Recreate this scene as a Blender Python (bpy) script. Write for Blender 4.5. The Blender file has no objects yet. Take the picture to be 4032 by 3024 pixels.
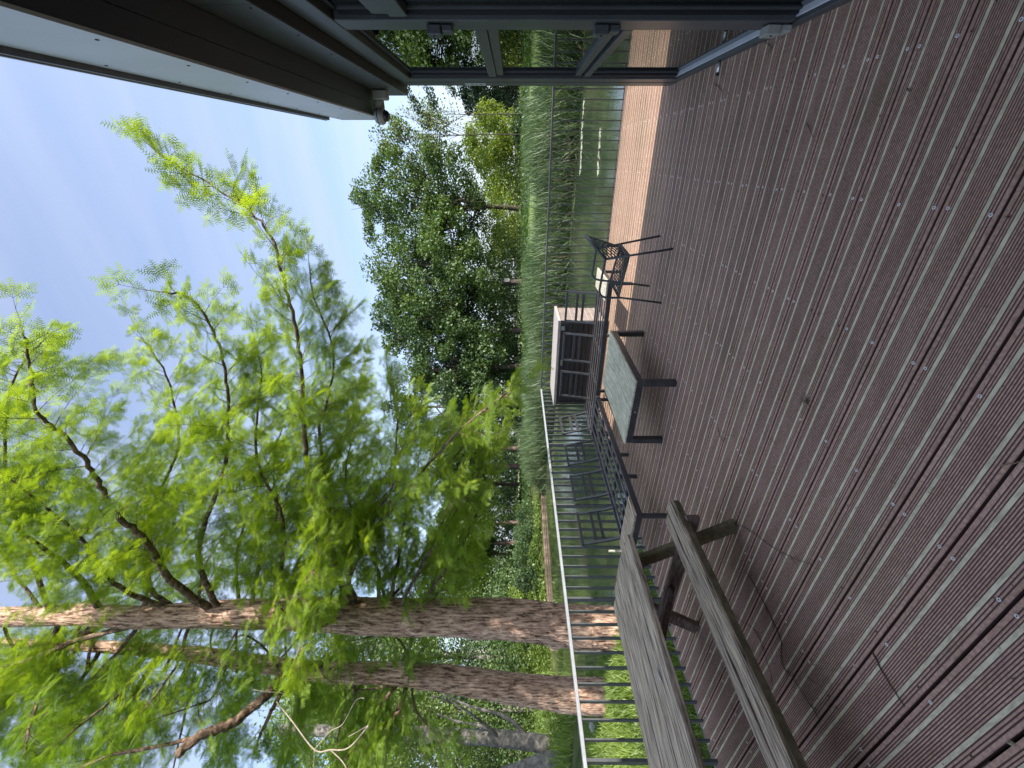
import bpy, bmesh, math, random
import numpy as np
from mathutils import Vector, Matrix
random.seed(7); RNG = np.random.default_rng(7)
sc = bpy.context.scene
COL = sc.collection
# ------------------------------------------------------------------ camera
F_PX = 1612.44                       # focal length in pixels of the 4032 px wide photograph
R_AX = Vector((0.87526, 0.48365, 0.00341))    # photographer's right
U_AX = Vector((-0.00150, -0.00434, 0.99999))  # photographer's up
W_AX = Vector((-0.48365, 0.87525, 0.00308))   # looking direction
EYE = Vector((0, 0, 1.6))
cam = bpy.data.objects.new('camera', bpy.data.cameras.new('camera')); COL.objects.link(cam)
cam.data.sensor_width = 36; cam.data.lens = F_PX / 4032 * 36
cam.data.clip_start = 0.05; cam.data.clip_end = 2000
m = Matrix.Identity(4)               # the picture is kept lying on its side: image +x is down, image +y is right
for i in range(3):
    m[i][0] = -U_AX[i]; m[i][1] = R_AX[i]; m[i][2] = -W_AX[i]; m[i][3] = EYE[i]
cam.matrix_world = m
sc.camera = cam
# ------------------------------------------------------------------ light
SUN_EL, SUN_AZ = math.radians(32), math.radians(-1.0)     # azimuth measured from +x towards +y
S = Vector((math.cos(SUN_EL) * math.cos(SUN_AZ), math.cos(SUN_EL) * math.sin(SUN_AZ), math.sin(SUN_EL)))
sd = bpy.data.lights.new('sun', 'SUN'); sd.energy = 2.7; sd.angle = math.radians(0.6); sd.color = (1.0, 0.93, 0.83)
so = bpy.data.objects.new('sun', sd); COL.objects.link(so)
so.rotation_euler = S.to_track_quat('Z', 'Y').to_euler()
w = bpy.data.worlds.new('World'); sc.world = w; w.use_nodes = True
nt = w.node_tree; N = nt.nodes; L = nt.links
bg = N['Background']
sky = N.new('ShaderNodeTexSky'); sky.sky_type = 'NISHITA'; sky.sun_disc = False
sky.sun_elevation = SUN_EL; sky.sun_rotation = math.radians(90) - SUN_AZ
sky.air_density = 1.0; sky.dust_density = 1.0; sky.ozone_density = 1.3
tc = N.new('ShaderNodeTexCoord')
mp = N.new('ShaderNodeMapping'); mp.inputs['Rotation'].default_value = (0, 0, math.radians(35)); mp.inputs['Scale'].default_value = (1.0, 5.0, 2.0)
# project the direction on a high flat layer so that the cirrus streaks run away in perspective
sep = N.new('ShaderNodeSeparateXYZ'); L.new(tc.outputs['Generated'], sep.inputs[0])
ad = N.new('ShaderNodeMath'); ad.operation = 'ADD'; ad.inputs[1].default_value = 0.18; L.new(sep.outputs['Z'], ad.inputs[0])
mx_ = N.new('ShaderNodeMath'); mx_.operation = 'MAXIMUM'; mx_.inputs[1].default_value = 0.05; L.new(ad.outputs[0], mx_.inputs[0])
dv1 = N.new('ShaderNodeMath'); dv1.operation = 'DIVIDE'; L.new(sep.outputs['X'], dv1.inputs[0]); L.new(mx_.outputs[0], dv1.inputs[1])
dv2 = N.new('ShaderNodeMath'); dv2.operation = 'DIVIDE'; L.new(sep.outputs['Y'], dv2.inputs[0]); L.new(mx_.outputs[0], dv2.inputs[1])
cb = N.new('ShaderNodeCombineXYZ'); L.new(dv1.outputs[0], cb.inputs[0]); L.new(dv2.outputs[0], cb.inputs[1])
L.new(cb.outputs[0], mp.inputs['Vector'])
no = N.new('ShaderNodeTexNoise'); no.inputs['Scale'].default_value = 0.8; no.inputs['Detail'].default_value = 5; no.inputs['Roughness'].default_value = 0.5
L.new(mp.outputs[0], no.inputs['Vector'])
cr = N.new('ShaderNodeValToRGB'); cr.color_ramp.elements[0].position = 0.36; cr.color_ramp.elements[1].position = 0.80
cr.color_ramp.elements[0].color = (0.22, 0.22, 0.22, 1); cr.color_ramp.elements[1].color = (0.68, 0.68, 0.68, 1)
L.new(no.outputs['Fac'], cr.inputs[0])
# thicker veil of cloud towards the horizon
hz = N.new('ShaderNodeMapRange'); hz.inputs[1].default_value = 0.0; hz.inputs[2].default_value = 0.42; hz.inputs[3].default_value = 0.85; hz.inputs[4].default_value = 0.0
L.new(sep.outputs['Z'], hz.inputs[0])
mxx = N.new('ShaderNodeMath'); mxx.operation = 'MAXIMUM'; L.new(cr.outputs[0], mxx.inputs[0]); L.new(hz.outputs[0], mxx.inputs[1])
mix = N.new('ShaderNodeMix'); mix.data_type = 'RGBA'
L.new(mxx.outputs[0], mix.inputs[0]); L.new(sky.outputs[0], mix.inputs[6]); mix.inputs[7].default_value = (2.5, 2.65, 3.35, 1)
L.new(mix.outputs[2], bg.inputs['Color']); bg.inputs['Strength'].default_value = 0.10
sc.view_settings.view_transform = 'Standard'; sc.view_settings.look = 'None'
sc.view_settings.exposure = 1.80; sc.view_settings.gamma = 1.0; sc.view_settings.use_curve_mapping = False
sc.cycles.max_bounces = 7; sc.cycles.transparent_max_bounces = 10; sc.cycles.caustics_reflective = False; sc.cycles.caustics_refractive = False

# ------------------------------------------------------------------ small helpers
def tag(o, label=None, cat=None, group=None, kind=None):
    if label: o['label'] = label
    if cat: o['category'] = cat
    if group: o['group'] = group
    if kind: o['kind'] = kind
    return o
def empty(name, loc=(0, 0, 0), rz=0.0, label=None, cat=None, group=None):
    o = bpy.data.objects.new(name, None); COL.objects.link(o); o.location = loc; o.rotation_euler = (0, 0, rz)
    o.empty_display_size = 0.2
    return tag(o, label, cat, group)
def link(name, me, parent=None, mats=None, loc=None):
    if mats is not None and not me.materials:
        for q in (mats if isinstance(mats, (list, tuple)) else [mats]): me.materials.append(q)
    o = bpy.data.objects.new(name, me); COL.objects.link(o)
    if parent: o.parent = parent
    if loc is not None: o.location = loc
    return o
def px(X, Y, D):
    """point seen at photograph pixel X, Y at forward distance D"""
    return EYE + (R_AX * ((1512 - Y) / F_PX) + U_AX * ((2016 - X) / F_PX) + W_AX) * D
def pxz(X, Y, z):
    d = px(X, Y, 1.0) - EYE
    return EYE + d * ((z - 1.6) / d.z)

class MB:
    def __init__(s): s.v = []; s.f = []; s.mi = []; s.sm = []
    def add(s, vs, fs, mi=0, smooth=False):
        b = len(s.v); s.v += [tuple(p) for p in vs]; s.f += [tuple(b + i for i in f) for f in fs]
        s.mi += [mi] * len(fs); s.sm += [smooth] * len(fs)
    def box(s, x0, x1, y0, y1, z0, z1, mi=0, M=None, ch=0.0):
        if ch > 0:
            bm = bmesh.new(); bmesh.ops.create_cube(bm, size=1.0)
            for v in bm.verts: v.co = Vector(((x0+x1)/2 + v.co.x*(x1-x0), (y0+y1)/2 + v.co.y*(y1-y0), (z0+z1)/2 + v.co.z*(z1-z0)))
            bmesh.ops.bevel(bm, geom=bm.edges[:], offset=ch, segments=1, affect='EDGES')
            bm.verts.index_update()
            vs = [v.co.copy() for v in bm.verts]; fs = [tuple(v.index for v in f.verts) for f in bm.faces]; bm.free()
        else:
            vs = [Vector(p) for p in ((x0,y0,z0),(x1,y0,z0),(x1,y1,z0),(x0,y1,z0),(x0,y0,z1),(x1,y0,z1),(x1,y1,z1),(x0,y1,z1))]
            fs = [(3,2,1,0),(4,5,6,7),(0,1,5,4),(1,2,6,5),(2,3,7,6),(3,0,4,7)]
        if M is not None: vs = [M @ p for p in vs]
        s.add(vs, fs, mi)
        return s
    def bar(s, a, b, w_, h_, up=(0, 0, 1), mi=0, ch=0.0):
        """rectangular bar from a to b, w_ across, h_ along 'up'"""
        a = Vector(a); b = Vector(b); d = b - a; l = d.length; d.normalize(); up = Vector(up)
        side = d.cross(up); side.normalize(); u2 = side.cross(d)
        M = Matrix.Identity(4)
        for i in range(3): M[i][0] = d[i]; M[i][1] = side[i]; M[i][2] = u2[i]; M[i][3] = a[i]
        return s.box(0, l, -w_/2, w_/2, -h_/2, h_/2, mi, M, ch)
    def tube(s, pts, rs, n=8, mi=0, cap=True, smooth=True):
        pts = [Vector(p) for p in pts]
        if not isinstance(rs, (list, tuple)): rs = [rs] * len(pts)
        rings = []; ref = None
        for i, p in enumerate(pts):
            t = (pts[min(i+1, len(pts)-1)] - pts[max(i-1, 0)])
            if t.length < 1e-9: t = Vector((0, 0, 1))
            t.normalize()
            if ref is None: ref = Vector((0, 0, 1)) if abs(t.z) < 0.9 else Vector((1, 0, 0))
            a = t.cross(ref)
            if a.length < 1e-6: a = t.cross(Vector((0.3, 1, 0.2)))
            a.normalize(); b = t.cross(a); ref = -b if False else ref
            rings.append([p + (a * math.cos(q) + b * math.sin(q)) * rs[i] for q in [2*math.pi*k/n for k in range(n)]])
        vs = [q for r in rings for q in r]; fs = []
        for i in range(len(pts)-1):
            for k in range(n):
                fs.append((i*n+k, i*n+(k+1) % n, (i+1)*n+(k+1) % n, (i+1)*n+k))
        if cap: fs.append(tuple(range(n-1, -1, -1))); fs.append(tuple((len(pts)-1)*n+k for k in range(n)))
        s.add(vs, fs, mi, smooth); return s
    def lathe(s, prof, c=(0, 0, 0), n=20, mi=0, ax='Z'):
        vs = []; fs = []
        for r, z in prof:
            for k in range(n):
                q = 2*math.pi*k/n; p = (r*math.cos(q), r*math.sin(q), z)
                if ax == 'X': p = (z, p[0], p[1])
                vs.append((c[0]+p[0], c[1]+p[1], c[2]+p[2]))
        for i in range(len(prof)-1):
            for k in range(n): fs.append((i*n+k, i*n+(k+1) % n, (i+1)*n+(k+1) % n, (i+1)*n+k))
        fs.append(tuple(range(n-1, -1, -1))); fs.append(tuple((len(prof)-1)*n+k for k in range(n)))
        s.add(vs, fs, mi, True); return s
    def mesh(s, name):
        me = bpy.data.meshes.new(name); me.from_pydata(s.v, [], s.f)
        me.polygons.foreach_set('material_index', s.mi); me.polygons.foreach_set('use_smooth', s.sm); me.update()
        return me
    def build(s, name, mats, parent=None, loc=None):
        return link(name, s.mesh(name), parent, mats, loc)

def np_mesh(name, V, Fc, mats, smooth=False, mi=None):
    """V (n,3); Fc (m,k) faces of k corners"""
    me = bpy.data.meshes.new(name)
    V = np.ascontiguousarray(V, np.float32); Fc = np.ascontiguousarray(Fc, np.int32); k = Fc.shape[1]
    me.vertices.add(len(V)); me.vertices.foreach_set('co', V.ravel())
    me.loops.add(Fc.size); me.loops.foreach_set('vertex_index', Fc.ravel())
    me.polygons.add(len(Fc)); me.polygons.foreach_set('loop_start', np.arange(0, Fc.size, k, dtype=np.int32))
    me.polygons.foreach_set('loop_total', np.full(len(Fc), k, np.int32))
    if smooth: me.polygons.foreach_set('use_smooth', np.ones(len(Fc), bool))
    if mi is not None: me.polygons.foreach_set('material_index', np.ascontiguousarray(mi, np.int32))
    for q in (mats if isinstance(mats, (list, tuple)) else [mats]): me.materials.append(q)
    me.update(calc_edges=True)
    return me
def batch(name, tv, tf, P, A, B, C, sA, sB, mats):
    """copies of template (tv, tf) at P with axes A,B,C scaled sA along A and sB along B,C, joined"""
    tv = np.asarray(tv, float); tf = np.asarray(tf)
    n = len(P)
    V = (P[:, None, :] + A[:, None, :]*(tv[None, :, 0, None]*sA[:, None, None]) + B[:, None, :]*(tv[None, :, 1, None]*sB[:, None, None])
         + C[:, None, :]*(tv[None, :, 2, None]*sB[:, None, None]))
    Fc = tf[None] + (np.arange(n)*len(tv))[:, None, None]
    return np_mesh(name, V.reshape(-1, 3), Fc.reshape(-1, tf.shape[1]), mats)
def nrm(a): return a / np.maximum(np.linalg.norm(a, axis=-1, keepdims=True), 1e-9)

# ------------------------------------------------------------------ materials
def mat(name, col, rough=0.6, metal=0.0, var=None, scale=8.0, stretch=(1, 1, 1), bump=0.0, bscale=None, detail=5, spec=0.5, col3=None, coord='Object', rot=(0, 0, 0), lo=0.35, hi=0.65):
    m_ = bpy.data.materials.new(name); m_.use_nodes = True; t = m_.node_tree; n = t.nodes; b = n['Principled BSDF']
    b.inputs['Base Color'].default_value = (*col, 1); b.inputs['Roughness'].default_value = rough; b.inputs['Metallic'].default_value = metal
    b.inputs['Specular IOR Level'].default_value = spec
    if var is not None or bump:
        c = n.new('ShaderNodeTexCoord'); mp_ = n.new('ShaderNodeMapping'); mp_.inputs['Scale'].default_value = stretch; mp_.inputs['Rotation'].default_value = rot
        t.links.new(c.outputs[coord], mp_.inputs['Vector'])
        nz = n.new('ShaderNodeTexNoise'); nz.inputs['Scale'].default_value = scale; nz.inputs['Detail'].default_value = detail; nz.inputs['Roughness'].default_value = 0.6
        t.links.new(mp_.outputs[0], nz.inputs['Vector'])
        if var is not None:
            r = n.new('ShaderNodeValToRGB'); r.color_ramp.elements[0].position = lo; r.color_ramp.elements[1].position = hi
            r.color_ramp.elements[0].color = (*col, 1); r.color_ramp.elements[1].color = (*var, 1)
            if col3:
                e = r.color_ramp.elements.new((lo+hi)/2); e.color = (*col3, 1)
            t.links.new(nz.outputs['Fac'], r.inputs[0]); t.links.new(r.outputs[0], b.inputs['Base Color'])
        if bump:
            nb = nz
            if bscale:
                nb = n.new('ShaderNodeTexNoise'); nb.inputs['Scale'].default_value = bscale; nb.inputs['Detail'].default_value = 6
                t.links.new(mp_.outputs[0], nb.inputs['Vector'])
            bp = n.new('ShaderNodeBump'); bp.inputs['Strength'].default_value = bump; bp.inputs['Distance'].default_value = 0.02
            t.links.new(nb.outputs['Fac'], bp.inputs['Height']); t.links.new(bp.outputs[0], b.inputs['Normal'])
    return m_
def leafmat(name, c1, c2, trans=0.4, tcol=None, clump=None, rough=0.55, cscale=0.5):
    """leaf colour random per leaf, with slow change through the crown; some light passes through"""
    m_ = bpy.data.materials.new(name); m_.use_nodes = True; t = m_.node_tree; n = t.nodes; n.remove(n['Principled BSDF']); out = n['Material Output']
    g = n.new('ShaderNodeNewGeometry'); c = n.new('ShaderNodeTexCoord')
    nz = n.new('ShaderNodeTexNoise'); nz.inputs['Scale'].default_value = cscale; nz.inputs['Detail'].default_value = 2; t.links.new(g.outputs['Position'], nz.inputs['Vector'])
    a = n.new('ShaderNodeMath'); a.operation = 'MULTIPLY_ADD'; a.inputs[1].default_value = 0.5; t.links.new(g.outputs['Random Per Island'], a.inputs[0])
    s2 = n.new('ShaderNodeMath'); s2.operation = 'MULTIPLY_ADD'; s2.inputs[1].default_value = 1.6; s2.inputs[2].default_value = -0.55; t.links.new(nz.outputs['Fac'], s2.inputs[0])
    t.links.new(s2.outputs[0], a.inputs[2])
    r = n.new('ShaderNodeValToRGB'); r.color_ramp.elements[0].color = (*c1, 1); r.color_ramp.elements[1].color = (*c2, 1)
    t.links.new(a.outputs[0], r.inputs[0])
    d = n.new('ShaderNodeBsdfDiffuse'); t.links.new(r.outputs[0], d.inputs[0])
    tr = n.new('ShaderNodeBsdfTranslucent')
    hs = n.new('ShaderNodeMix'); hs.data_type = 'RGBA'; hs.blend_type = 'MULTIPLY'; hs.inputs[0].default_value = 1.0
    hs.inputs[7].default_value = (*(tcol or (1.3, 1.25, 0.5)), 1); t.links.new(r.outputs[0], hs.inputs[6]); t.links.new(hs.outputs[2], tr.inputs[0])
    x = n.new('ShaderNodeMixShader'); x.inputs[0].default_value = trans; t.links.new(d.outputs[0], x.inputs[1]); t.links.new(tr.outputs[0], x.inputs[2])
    gl = n.new('ShaderNodeBsdfGlossy'); gl.inputs['Roughness'].default_value = rough; gl.inputs[0].default_value = (0.9, 1, 0.9, 1)
    y = n.new('ShaderNodeMixShader'); y.inputs[0].default_value = 0.045; t.links.new(x.outputs[0], y.inputs[1]); t.links.new(gl.outputs[0], y.inputs[2])
    t.links.new(y.outputs[0], out.inputs[0])
    return m_

M_deck = mat('composite_brown', (0.42, 0.250, 0.190), 0.7, var=(0.55, 0.350, 0.275), scale=3.0, stretch=(1.5, 6, 1), bump=0.25, bscale=160, spec=0.18)
def deck_dirt():
    # blotchy greenish grime and scuffs on the boards
    t = M_deck.node_tree; n = t.nodes; b = n['Principled BSDF']; src = b.inputs['Base Color'].links[0].from_socket
    c = n.new('ShaderNodeTexCoord'); g = n.new('ShaderNodeNewGeometry')
    z = n.new('ShaderNodeTexNoise'); z.inputs['Scale'].default_value = 1.3; z.inputs['Detail'].default_value = 7; z.inputs['Roughness'].default_value = 0.7
    t.links.new(g.outputs['Position'], z.inputs['Vector'])
    r = n.new('ShaderNodeValToRGB'); r.color_ramp.elements[0].position = 0.50; r.color_ramp.elements[1].position = 0.72
    r.color_ramp.elements[0].color = (0, 0, 0, 1); r.color_ramp.elements[1].color = (0.6, 0.6, 0.6, 1); t.links.new(z.outputs['Fac'], r.inputs[0])
    x = n.new('ShaderNodeMix'); x.data_type = 'RGBA'; t.links.new(r.outputs[0], x.inputs[0]); t.links.new(src, x.inputs[6]); x.inputs[7].default_value = (0.26, 0.22, 0.13, 1)
    z2 = n.new('ShaderNodeTexNoise'); z2.inputs['Scale'].default_value = 70; z2.inputs['Detail'].default_value = 3; t.links.new(g.outputs['Position'], z2.inputs['Vector'])
    r2 = n.new('ShaderNodeValToRGB'); r2.color_ramp.elements[0].position = 0.3; r2.color_ramp.elements[1].position = 0.75
    r2.color_ramp.elements[0].color = (0.72, 0.72, 0.72, 1); r2.color_ramp.elements[1].color = (1.35, 1.33, 1.28, 1); t.links.new(z2.outputs['Fac'], r2.inputs[0])
    y = n.new('ShaderNodeMix'); y.data_type = 'RGBA'; y.blend_type = 'MULTIPLY'; y.inputs[0].default_value = 1; t.links.new(x.outputs[2], y.inputs[6]); t.links.new(r2.outputs[0], y.inputs[7])
    oi = n.new('ShaderNodeObjectInfo'); mr = n.new('ShaderNodeMapRange'); mr.inputs[3].default_value = 0.88; mr.inputs[4].default_value = 1.14; t.links.new(oi.outputs['Random'], mr.inputs[0])
    vv = n.new('ShaderNodeVectorMath'); vv.operation = 'SCALE'; t.links.new(y.outputs[2], vv.inputs[0]); t.links.new(mr.outputs[0], vv.inputs['Scale'])
    t.links.new(vv.outputs[0], b.inputs['Base Color'])
deck_dirt()
M_stripe = mat('pale_stripe', (0.50, 0.43, 0.29), 0.8, var=(0.82, 0.71, 0.50), scale=18, stretch=(1, 3, 1), bump=0.3, bscale=220, lo=0.3, hi=0.6, spec=0.15)
M_groove = mat('groove_dark', (0.14, 0.080, 0.072), 0.9, spec=0.1)
M_steel = mat('galvanised_steel', (0.34, 0.36, 0.39), 0.42, 0.35, var=(0.42, 0.44, 0.47), scale=14, bump=0.05)
M_balus = mat('baluster_steel', (0.07, 0.078, 0.08), 0.5, 0.3, var=(0.12, 0.125, 0.13), scale=9)
M_black = mat('black_metal', (0.024, 0.025, 0.029), 0.38, 0.0, var=(0.055, 0.055, 0.06), scale=12, bump=0.1, spec=0.8)
M_slat = mat('slat_metal_sunlit', (0.075, 0.07, 0.072), 0.34, 0.0, var=(0.13, 0.122, 0.122), scale=14, spec=0.9)  # lighter copy of the black metal; sunlit sheen put into the colour
M_frame = mat('anthracite_aluminium', (0.052, 0.056, 0.058), 0.40, 0.0, var=(0.066, 0.071, 0.072), scale=5, spec=0.4)
M_fascia = mat('fascia_panel', (0.50, 0.51, 0.55), 0.45, 0.0, var=(0.56, 0.57, 0.61), scale=2.0, spec=0.5)  # pale blue-grey paints the sky reflected in the roof fascia
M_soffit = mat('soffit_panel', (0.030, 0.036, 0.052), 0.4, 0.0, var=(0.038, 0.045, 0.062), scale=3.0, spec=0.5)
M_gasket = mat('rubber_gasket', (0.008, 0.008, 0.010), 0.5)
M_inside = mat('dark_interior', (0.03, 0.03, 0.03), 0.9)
M_screw = mat('screw_ring', (0.86, 0.84, 0.80), 0.5, 0.0)
M_rust = mat('rusted_screw', (0.16, 0.10, 0.07), 0.8)
M_hole = mat('screw_socket', (0.01, 0.01, 0.01), 0.8)
M_white = mat('white_plastic', (0.55, 0.55, 0.53), 0.4, var=(0.48, 0.47, 0.42), scale=20)
M_grayp = mat('cctv_plastic', (0.36, 0.36, 0.33), 0.5, var=(0.28, 0.27, 0.23), scale=22)
M_label = mat('grey_sticker', (0.34, 0.38, 0.34), 0.5)
M_ink = mat('sticker_print', (0.17, 0.19, 0.17), 0.6)
M_chrome = mat('bright_steel', (0.7, 0.7, 0.7), 0.25, 0.9)
M_rope = mat('woven_rope', (0.075, 0.080, 0.070), 0.85, var=(0.12, 0.125, 0.11), scale=90, bump=0.4, bscale=300)
M_tubeg = mat('grey_tube', (0.060, 0.064, 0.066), 0.45, 0.2, var=(0.085, 0.09, 0.09), scale=15)
M_tabletop = mat('weathered_table', (0.33, 0.31, 0.20), 0.75, var=(0.84, 0.78, 0.60), scale=7, stretch=(9, 1.0, 4), bump=0.5, col3=(0.58, 0.54, 0.39), lo=0.30, hi=0.68, spec=0.15)
M_woodgrey = mat('weathered_grey_wood', (0.13, 0.095, 0.060), 0.85, var=(0.80, 0.64, 0.45), scale=5, stretch=(16, 0.9, 8), bump=0.9, col3=(0.48, 0.385, 0.29), lo=0.34, hi=0.66, spec=0.12)
M_woodgreen = mat('mossy_brown_wood', (0.10, 0.075, 0.036), 0.9, var=(0.19, 0.15, 0.08), scale=7, stretch=(6, 2, 3), bump=0.5)
M_woodbrown = mat('red_brown_wood', (0.08, 0.046, 0.034), 0.8, var=(0.26, 0.18, 0.15), scale=5, stretch=(2, 9, 9), bump=0.5)
M_woodend = mat('bleached_wood_top', (0.26, 0.24, 0.17), 0.8, var=(0.52, 0.49, 0.40), scale=7, stretch=(6, 1.2, 4), bump=0.5, lo=0.3, hi=0.6)
M_boxroof = mat('grey_wood_lid', (0.30, 0.27, 0.26), 0.7, var=(0.42, 0.39, 0.375), scale=7, stretch=(1, 10, 4), bump=0.3)
M_boxboard = mat('box_front_boards_shaded', (0.022, 0.020, 0.022), 0.6, var=(0.040, 0.036, 0.038), scale=7, stretch=(1, 1, 8), bump=0.3)  # front of the box; its shade is put into the dark colour
M_boxside = mat('box_side_boards_sunlit', (0.20, 0.165, 0.155), 0.7, var=(0.26, 0.22, 0.20), scale=8, bump=0.2)  # lighter copy for the sun-facing side; sunlight is in the colour
M_boxlip = mat('board_lip', (0.42, 0.38, 0.35), 0.7)  # paler than the boards: sun caught on the box lips is painted in
M_twig = mat('dry_twig', (0.11, 0.08, 0.055), 0.9, var=(0.19, 0.145, 0.105), scale=30)
M_rtwig = mat('reddish_twig', (0.09, 0.05, 0.035), 0.9)
M_deadleaf = mat('dead_leaf', (0.36, 0.33, 0.20), 0.8, var=(0.20, 0.13, 0.08), scale=40)
M_stone = mat('pale_stone', (0.30, 0.30, 0.30), 0.8, var=(0.45, 0.45, 0.44), scale=12, bump=0.5)
def barkmat(name, c1, c2, c3, sc_=3.0, st=(5, 5, 0.9), bump=1.0):
    m_ = mat(name, c1, 0.9, var=c2, col3=c3, scale=sc_, stretch=st, detail=9, bump=bump, lo=0.36, hi=0.66, spec=0.2)
    for n in m_.node_tree.nodes:
        if n.type == 'BUMP': n.inputs['Distance'].default_value = 0.05
    return m_
M_bark = barkmat('redwood_bark', (0.10, 0.058, 0.040), (0.78, 0.55, 0.42), (0.46, 0.30, 0.22), sc_=4.5, st=(5, 5, 0.9))
M_bark2 = barkmat('redwood_limb_bark', (0.06, 0.042, 0.030), (0.30, 0.21, 0.155), (0.16, 0.11, 0.08), sc_=6.0, st=(2, 2, 2))
M_twigd = mat('dark_twig_bark', (0.05, 0.036, 0.025), 0.9, var=(0.12, 0.085, 0.055), scale=8)
M_deadw = mat('bare_dead_wood', (0.24, 0.20, 0.15), 0.9, var=(0.38, 0.33, 0.26), scale=20)
M_alder = barkmat('grey_alder_bark', (0.10, 0.095, 0.085), (0.27, 0.255, 0.23), (0.17, 0.16, 0.145), sc_=5.0, st=(1, 1, 1.5))
M_birch = mat('birch_bark', (0.62, 0.60, 0.58), 0.8, var=(0.05, 0.045, 0.04), scale=3.0, stretch=(1, 1, 3), lo=0.5, hi=0.58)
M_oakbark = barkmat('oak_bark', (0.05, 0.042, 0.035), (0.16, 0.13, 0.11), (0.09, 0.075, 0.062), sc_=2.0, st=(3, 3, 0.7))
M_conebark = barkmat('brown_far_bark', (0.07, 0.05, 0.042), (0.25, 0.18, 0.15), (0.14, 0.10, 0.085), sc_=0.9, st=(2, 2, 1))

L_meta = leafmat('feather_leaves', (0.15, 0.26, 0.022), (0.36, 0.50, 0.045), 0.6, (1.3, 1.2, 0.45), cscale=0.7)
L_meta2 = leafmat('feather_leaves_deep', (0.11, 0.21, 0.022), (0.28, 0.42, 0.045), 0.55, (1.25, 1.2, 0.45), cscale=0.6)
L_oak = leafmat('oak_leaves', (0.040, 0.085, 0.018), (0.125, 0.20, 0.050), 0.35, cscale=0.25)
L_oak2 = leafmat('broad_leaves', (0.028, 0.062, 0.016), (0.095, 0.165, 0.045), 0.35, cscale=0.3)
L_dark = leafmat('dark_leaves', (0.018, 0.042, 0.014), (0.060, 0.105, 0.035), 0.25, cscale=0.3)
L_lime = leafmat('lime_leaves', (0.10, 0.17, 0.018), (0.25, 0.33, 0.040), 0.45, cscale=0.3)
L_poplar = leafmat('pale_leaves', (0.13, 0.17, 0.085), (0.26, 0.31, 0.19), 0.35, cscale=0.3)
L_reed = leafmat('reed_blades', (0.045, 0.090, 0.028), (0.130, 0.195, 0.085), 0.3, (1.1, 1.15, 0.6), cscale=0.4)
L_straw = leafmat('dry_reed_blades', (0.14, 0.10, 0.06), (0.34, 0.27, 0.18), 0.2, (1, 1, 1), cscale=0.8)
L_grass = leafmat('bank_grass', (0.075, 0.135, 0.020), (0.26, 0.36, 0.060), 0.4, (1.2, 1.2, 0.5), cscale=0.6)
L_herb = leafmat('herb_leaves', (0.075, 0.14, 0.028), (0.24, 0.33, 0.075), 0.4, (1.2, 1.2, 0.5), cscale=0.5)

# ------------------------------------------------------------------ ground, pond, far ground
WATER = -0.80
POND = np.array([(14, 2.0), (-3.6, 3.4), (-5.4, 4.85), (-7.2, 5.35), (-10.2, 5.55), (-12.9, 6.4), (-16.5, 7.6), (-21, 9.4), (-25.2, 12.5),
                 (-25.0, 16), (-24.2, 20), (-23.3, 24.2), (-19, 24.2), (-14.0, 21.4), (-9, 19.6), (-5.2, 18.9), (2.0, 18.7), (6, 18.8), (14, 18.5), (26, 17)], float)
def sdist(Px, Py):
    """distance to the pond's edge, negative inside"""
    d = np.full(Px.shape, 1e9); ins = np.zeros(Px.shape, bool); n = len(POND)
    for i in range(n):
        ax_, ay = POND[i]; bx, by = POND[(i+1) % n]
        ex, ey = bx-ax_, by-ay; t = np.clip(((Px-ax_)*ex+(Py-ay)*ey)/(ex*ex+ey*ey), 0, 1)
        d = np.minimum(d, np.hypot(Px-ax_-t*ex, Py-ay-t*ey))
        c = ((ay > Py) != (by > Py)) & (Px < (bx-ax_)*(Py-ay)/((by-ay) if by != ay else 1e-9)+ax_)
        ins ^= c
    return np.where(ins, -d, d)
def wob(x, y): return 0.30*np.sin(x*1.3+0.5)*np.cos(y*0.9) + 0.16*np.sin(x*3.1+y*2.3) + 0.08*np.sin(x*7.0-y*5.2)
def ground_z(x, y):
    x = np.asarray(x, float); y = np.asarray(y, float)
    d = sdist(x, y) + wob(x, y)*0.45
    z = np.where(d < 0, np.maximum(WATER - 0.5, WATER + 0.05 + d*0.7), 0)
    bank = WATER + 0.05 + 0.32*(1-np.exp(-np.maximum(d, 0)/0.9)) + 0.30*(1-np.exp(-np.maximum(d, 0)/4.0)) + 0.35*(1-np.exp(-np.maximum(d, 0)/16.0))
    z = np.where(d >= 0, bank, z)
    return z + np.where(d > 0, 0.03*wob(x*0.7, y*0.7), 0)
gx_ = np.concatenate([-np.geomspace(1400, 42, 20), np.arange(-40, 26.1, 0.5), np.geomspace(28, 1400, 20)])
gy_ = np.concatenate([-np.geomspace(1400, 9, 18), np.arange(-8, 44.1, 0.5), np.geomspace(46, 1400, 22)])
GX, GY = np.meshgrid(gx_, gy_); GZ = ground_z(GX, GY)
nx, ny = len(gx_), len(gy_)
ii = (np.arange(ny-1)[:, None]*nx + np.arange(nx-1)[None]).ravel()
M_ground = mat('grassy_earth', (0.035, 0.050, 0.016), 0.95, var=(0.115, 0.145, 0.045), scale=1.6, bump=0.5, bscale=25, detail=8, lo=0.3, hi=0.7, col3=(0.075, 0.095, 0.03), spec=0.1)
tag(link('ground', np_mesh('ground', np.stack([GX, GY, GZ], -1).reshape(-1, 3), np.stack([ii, ii+1, ii+nx+1, ii+nx], 1), M_ground, True)), kind='structure')
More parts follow.
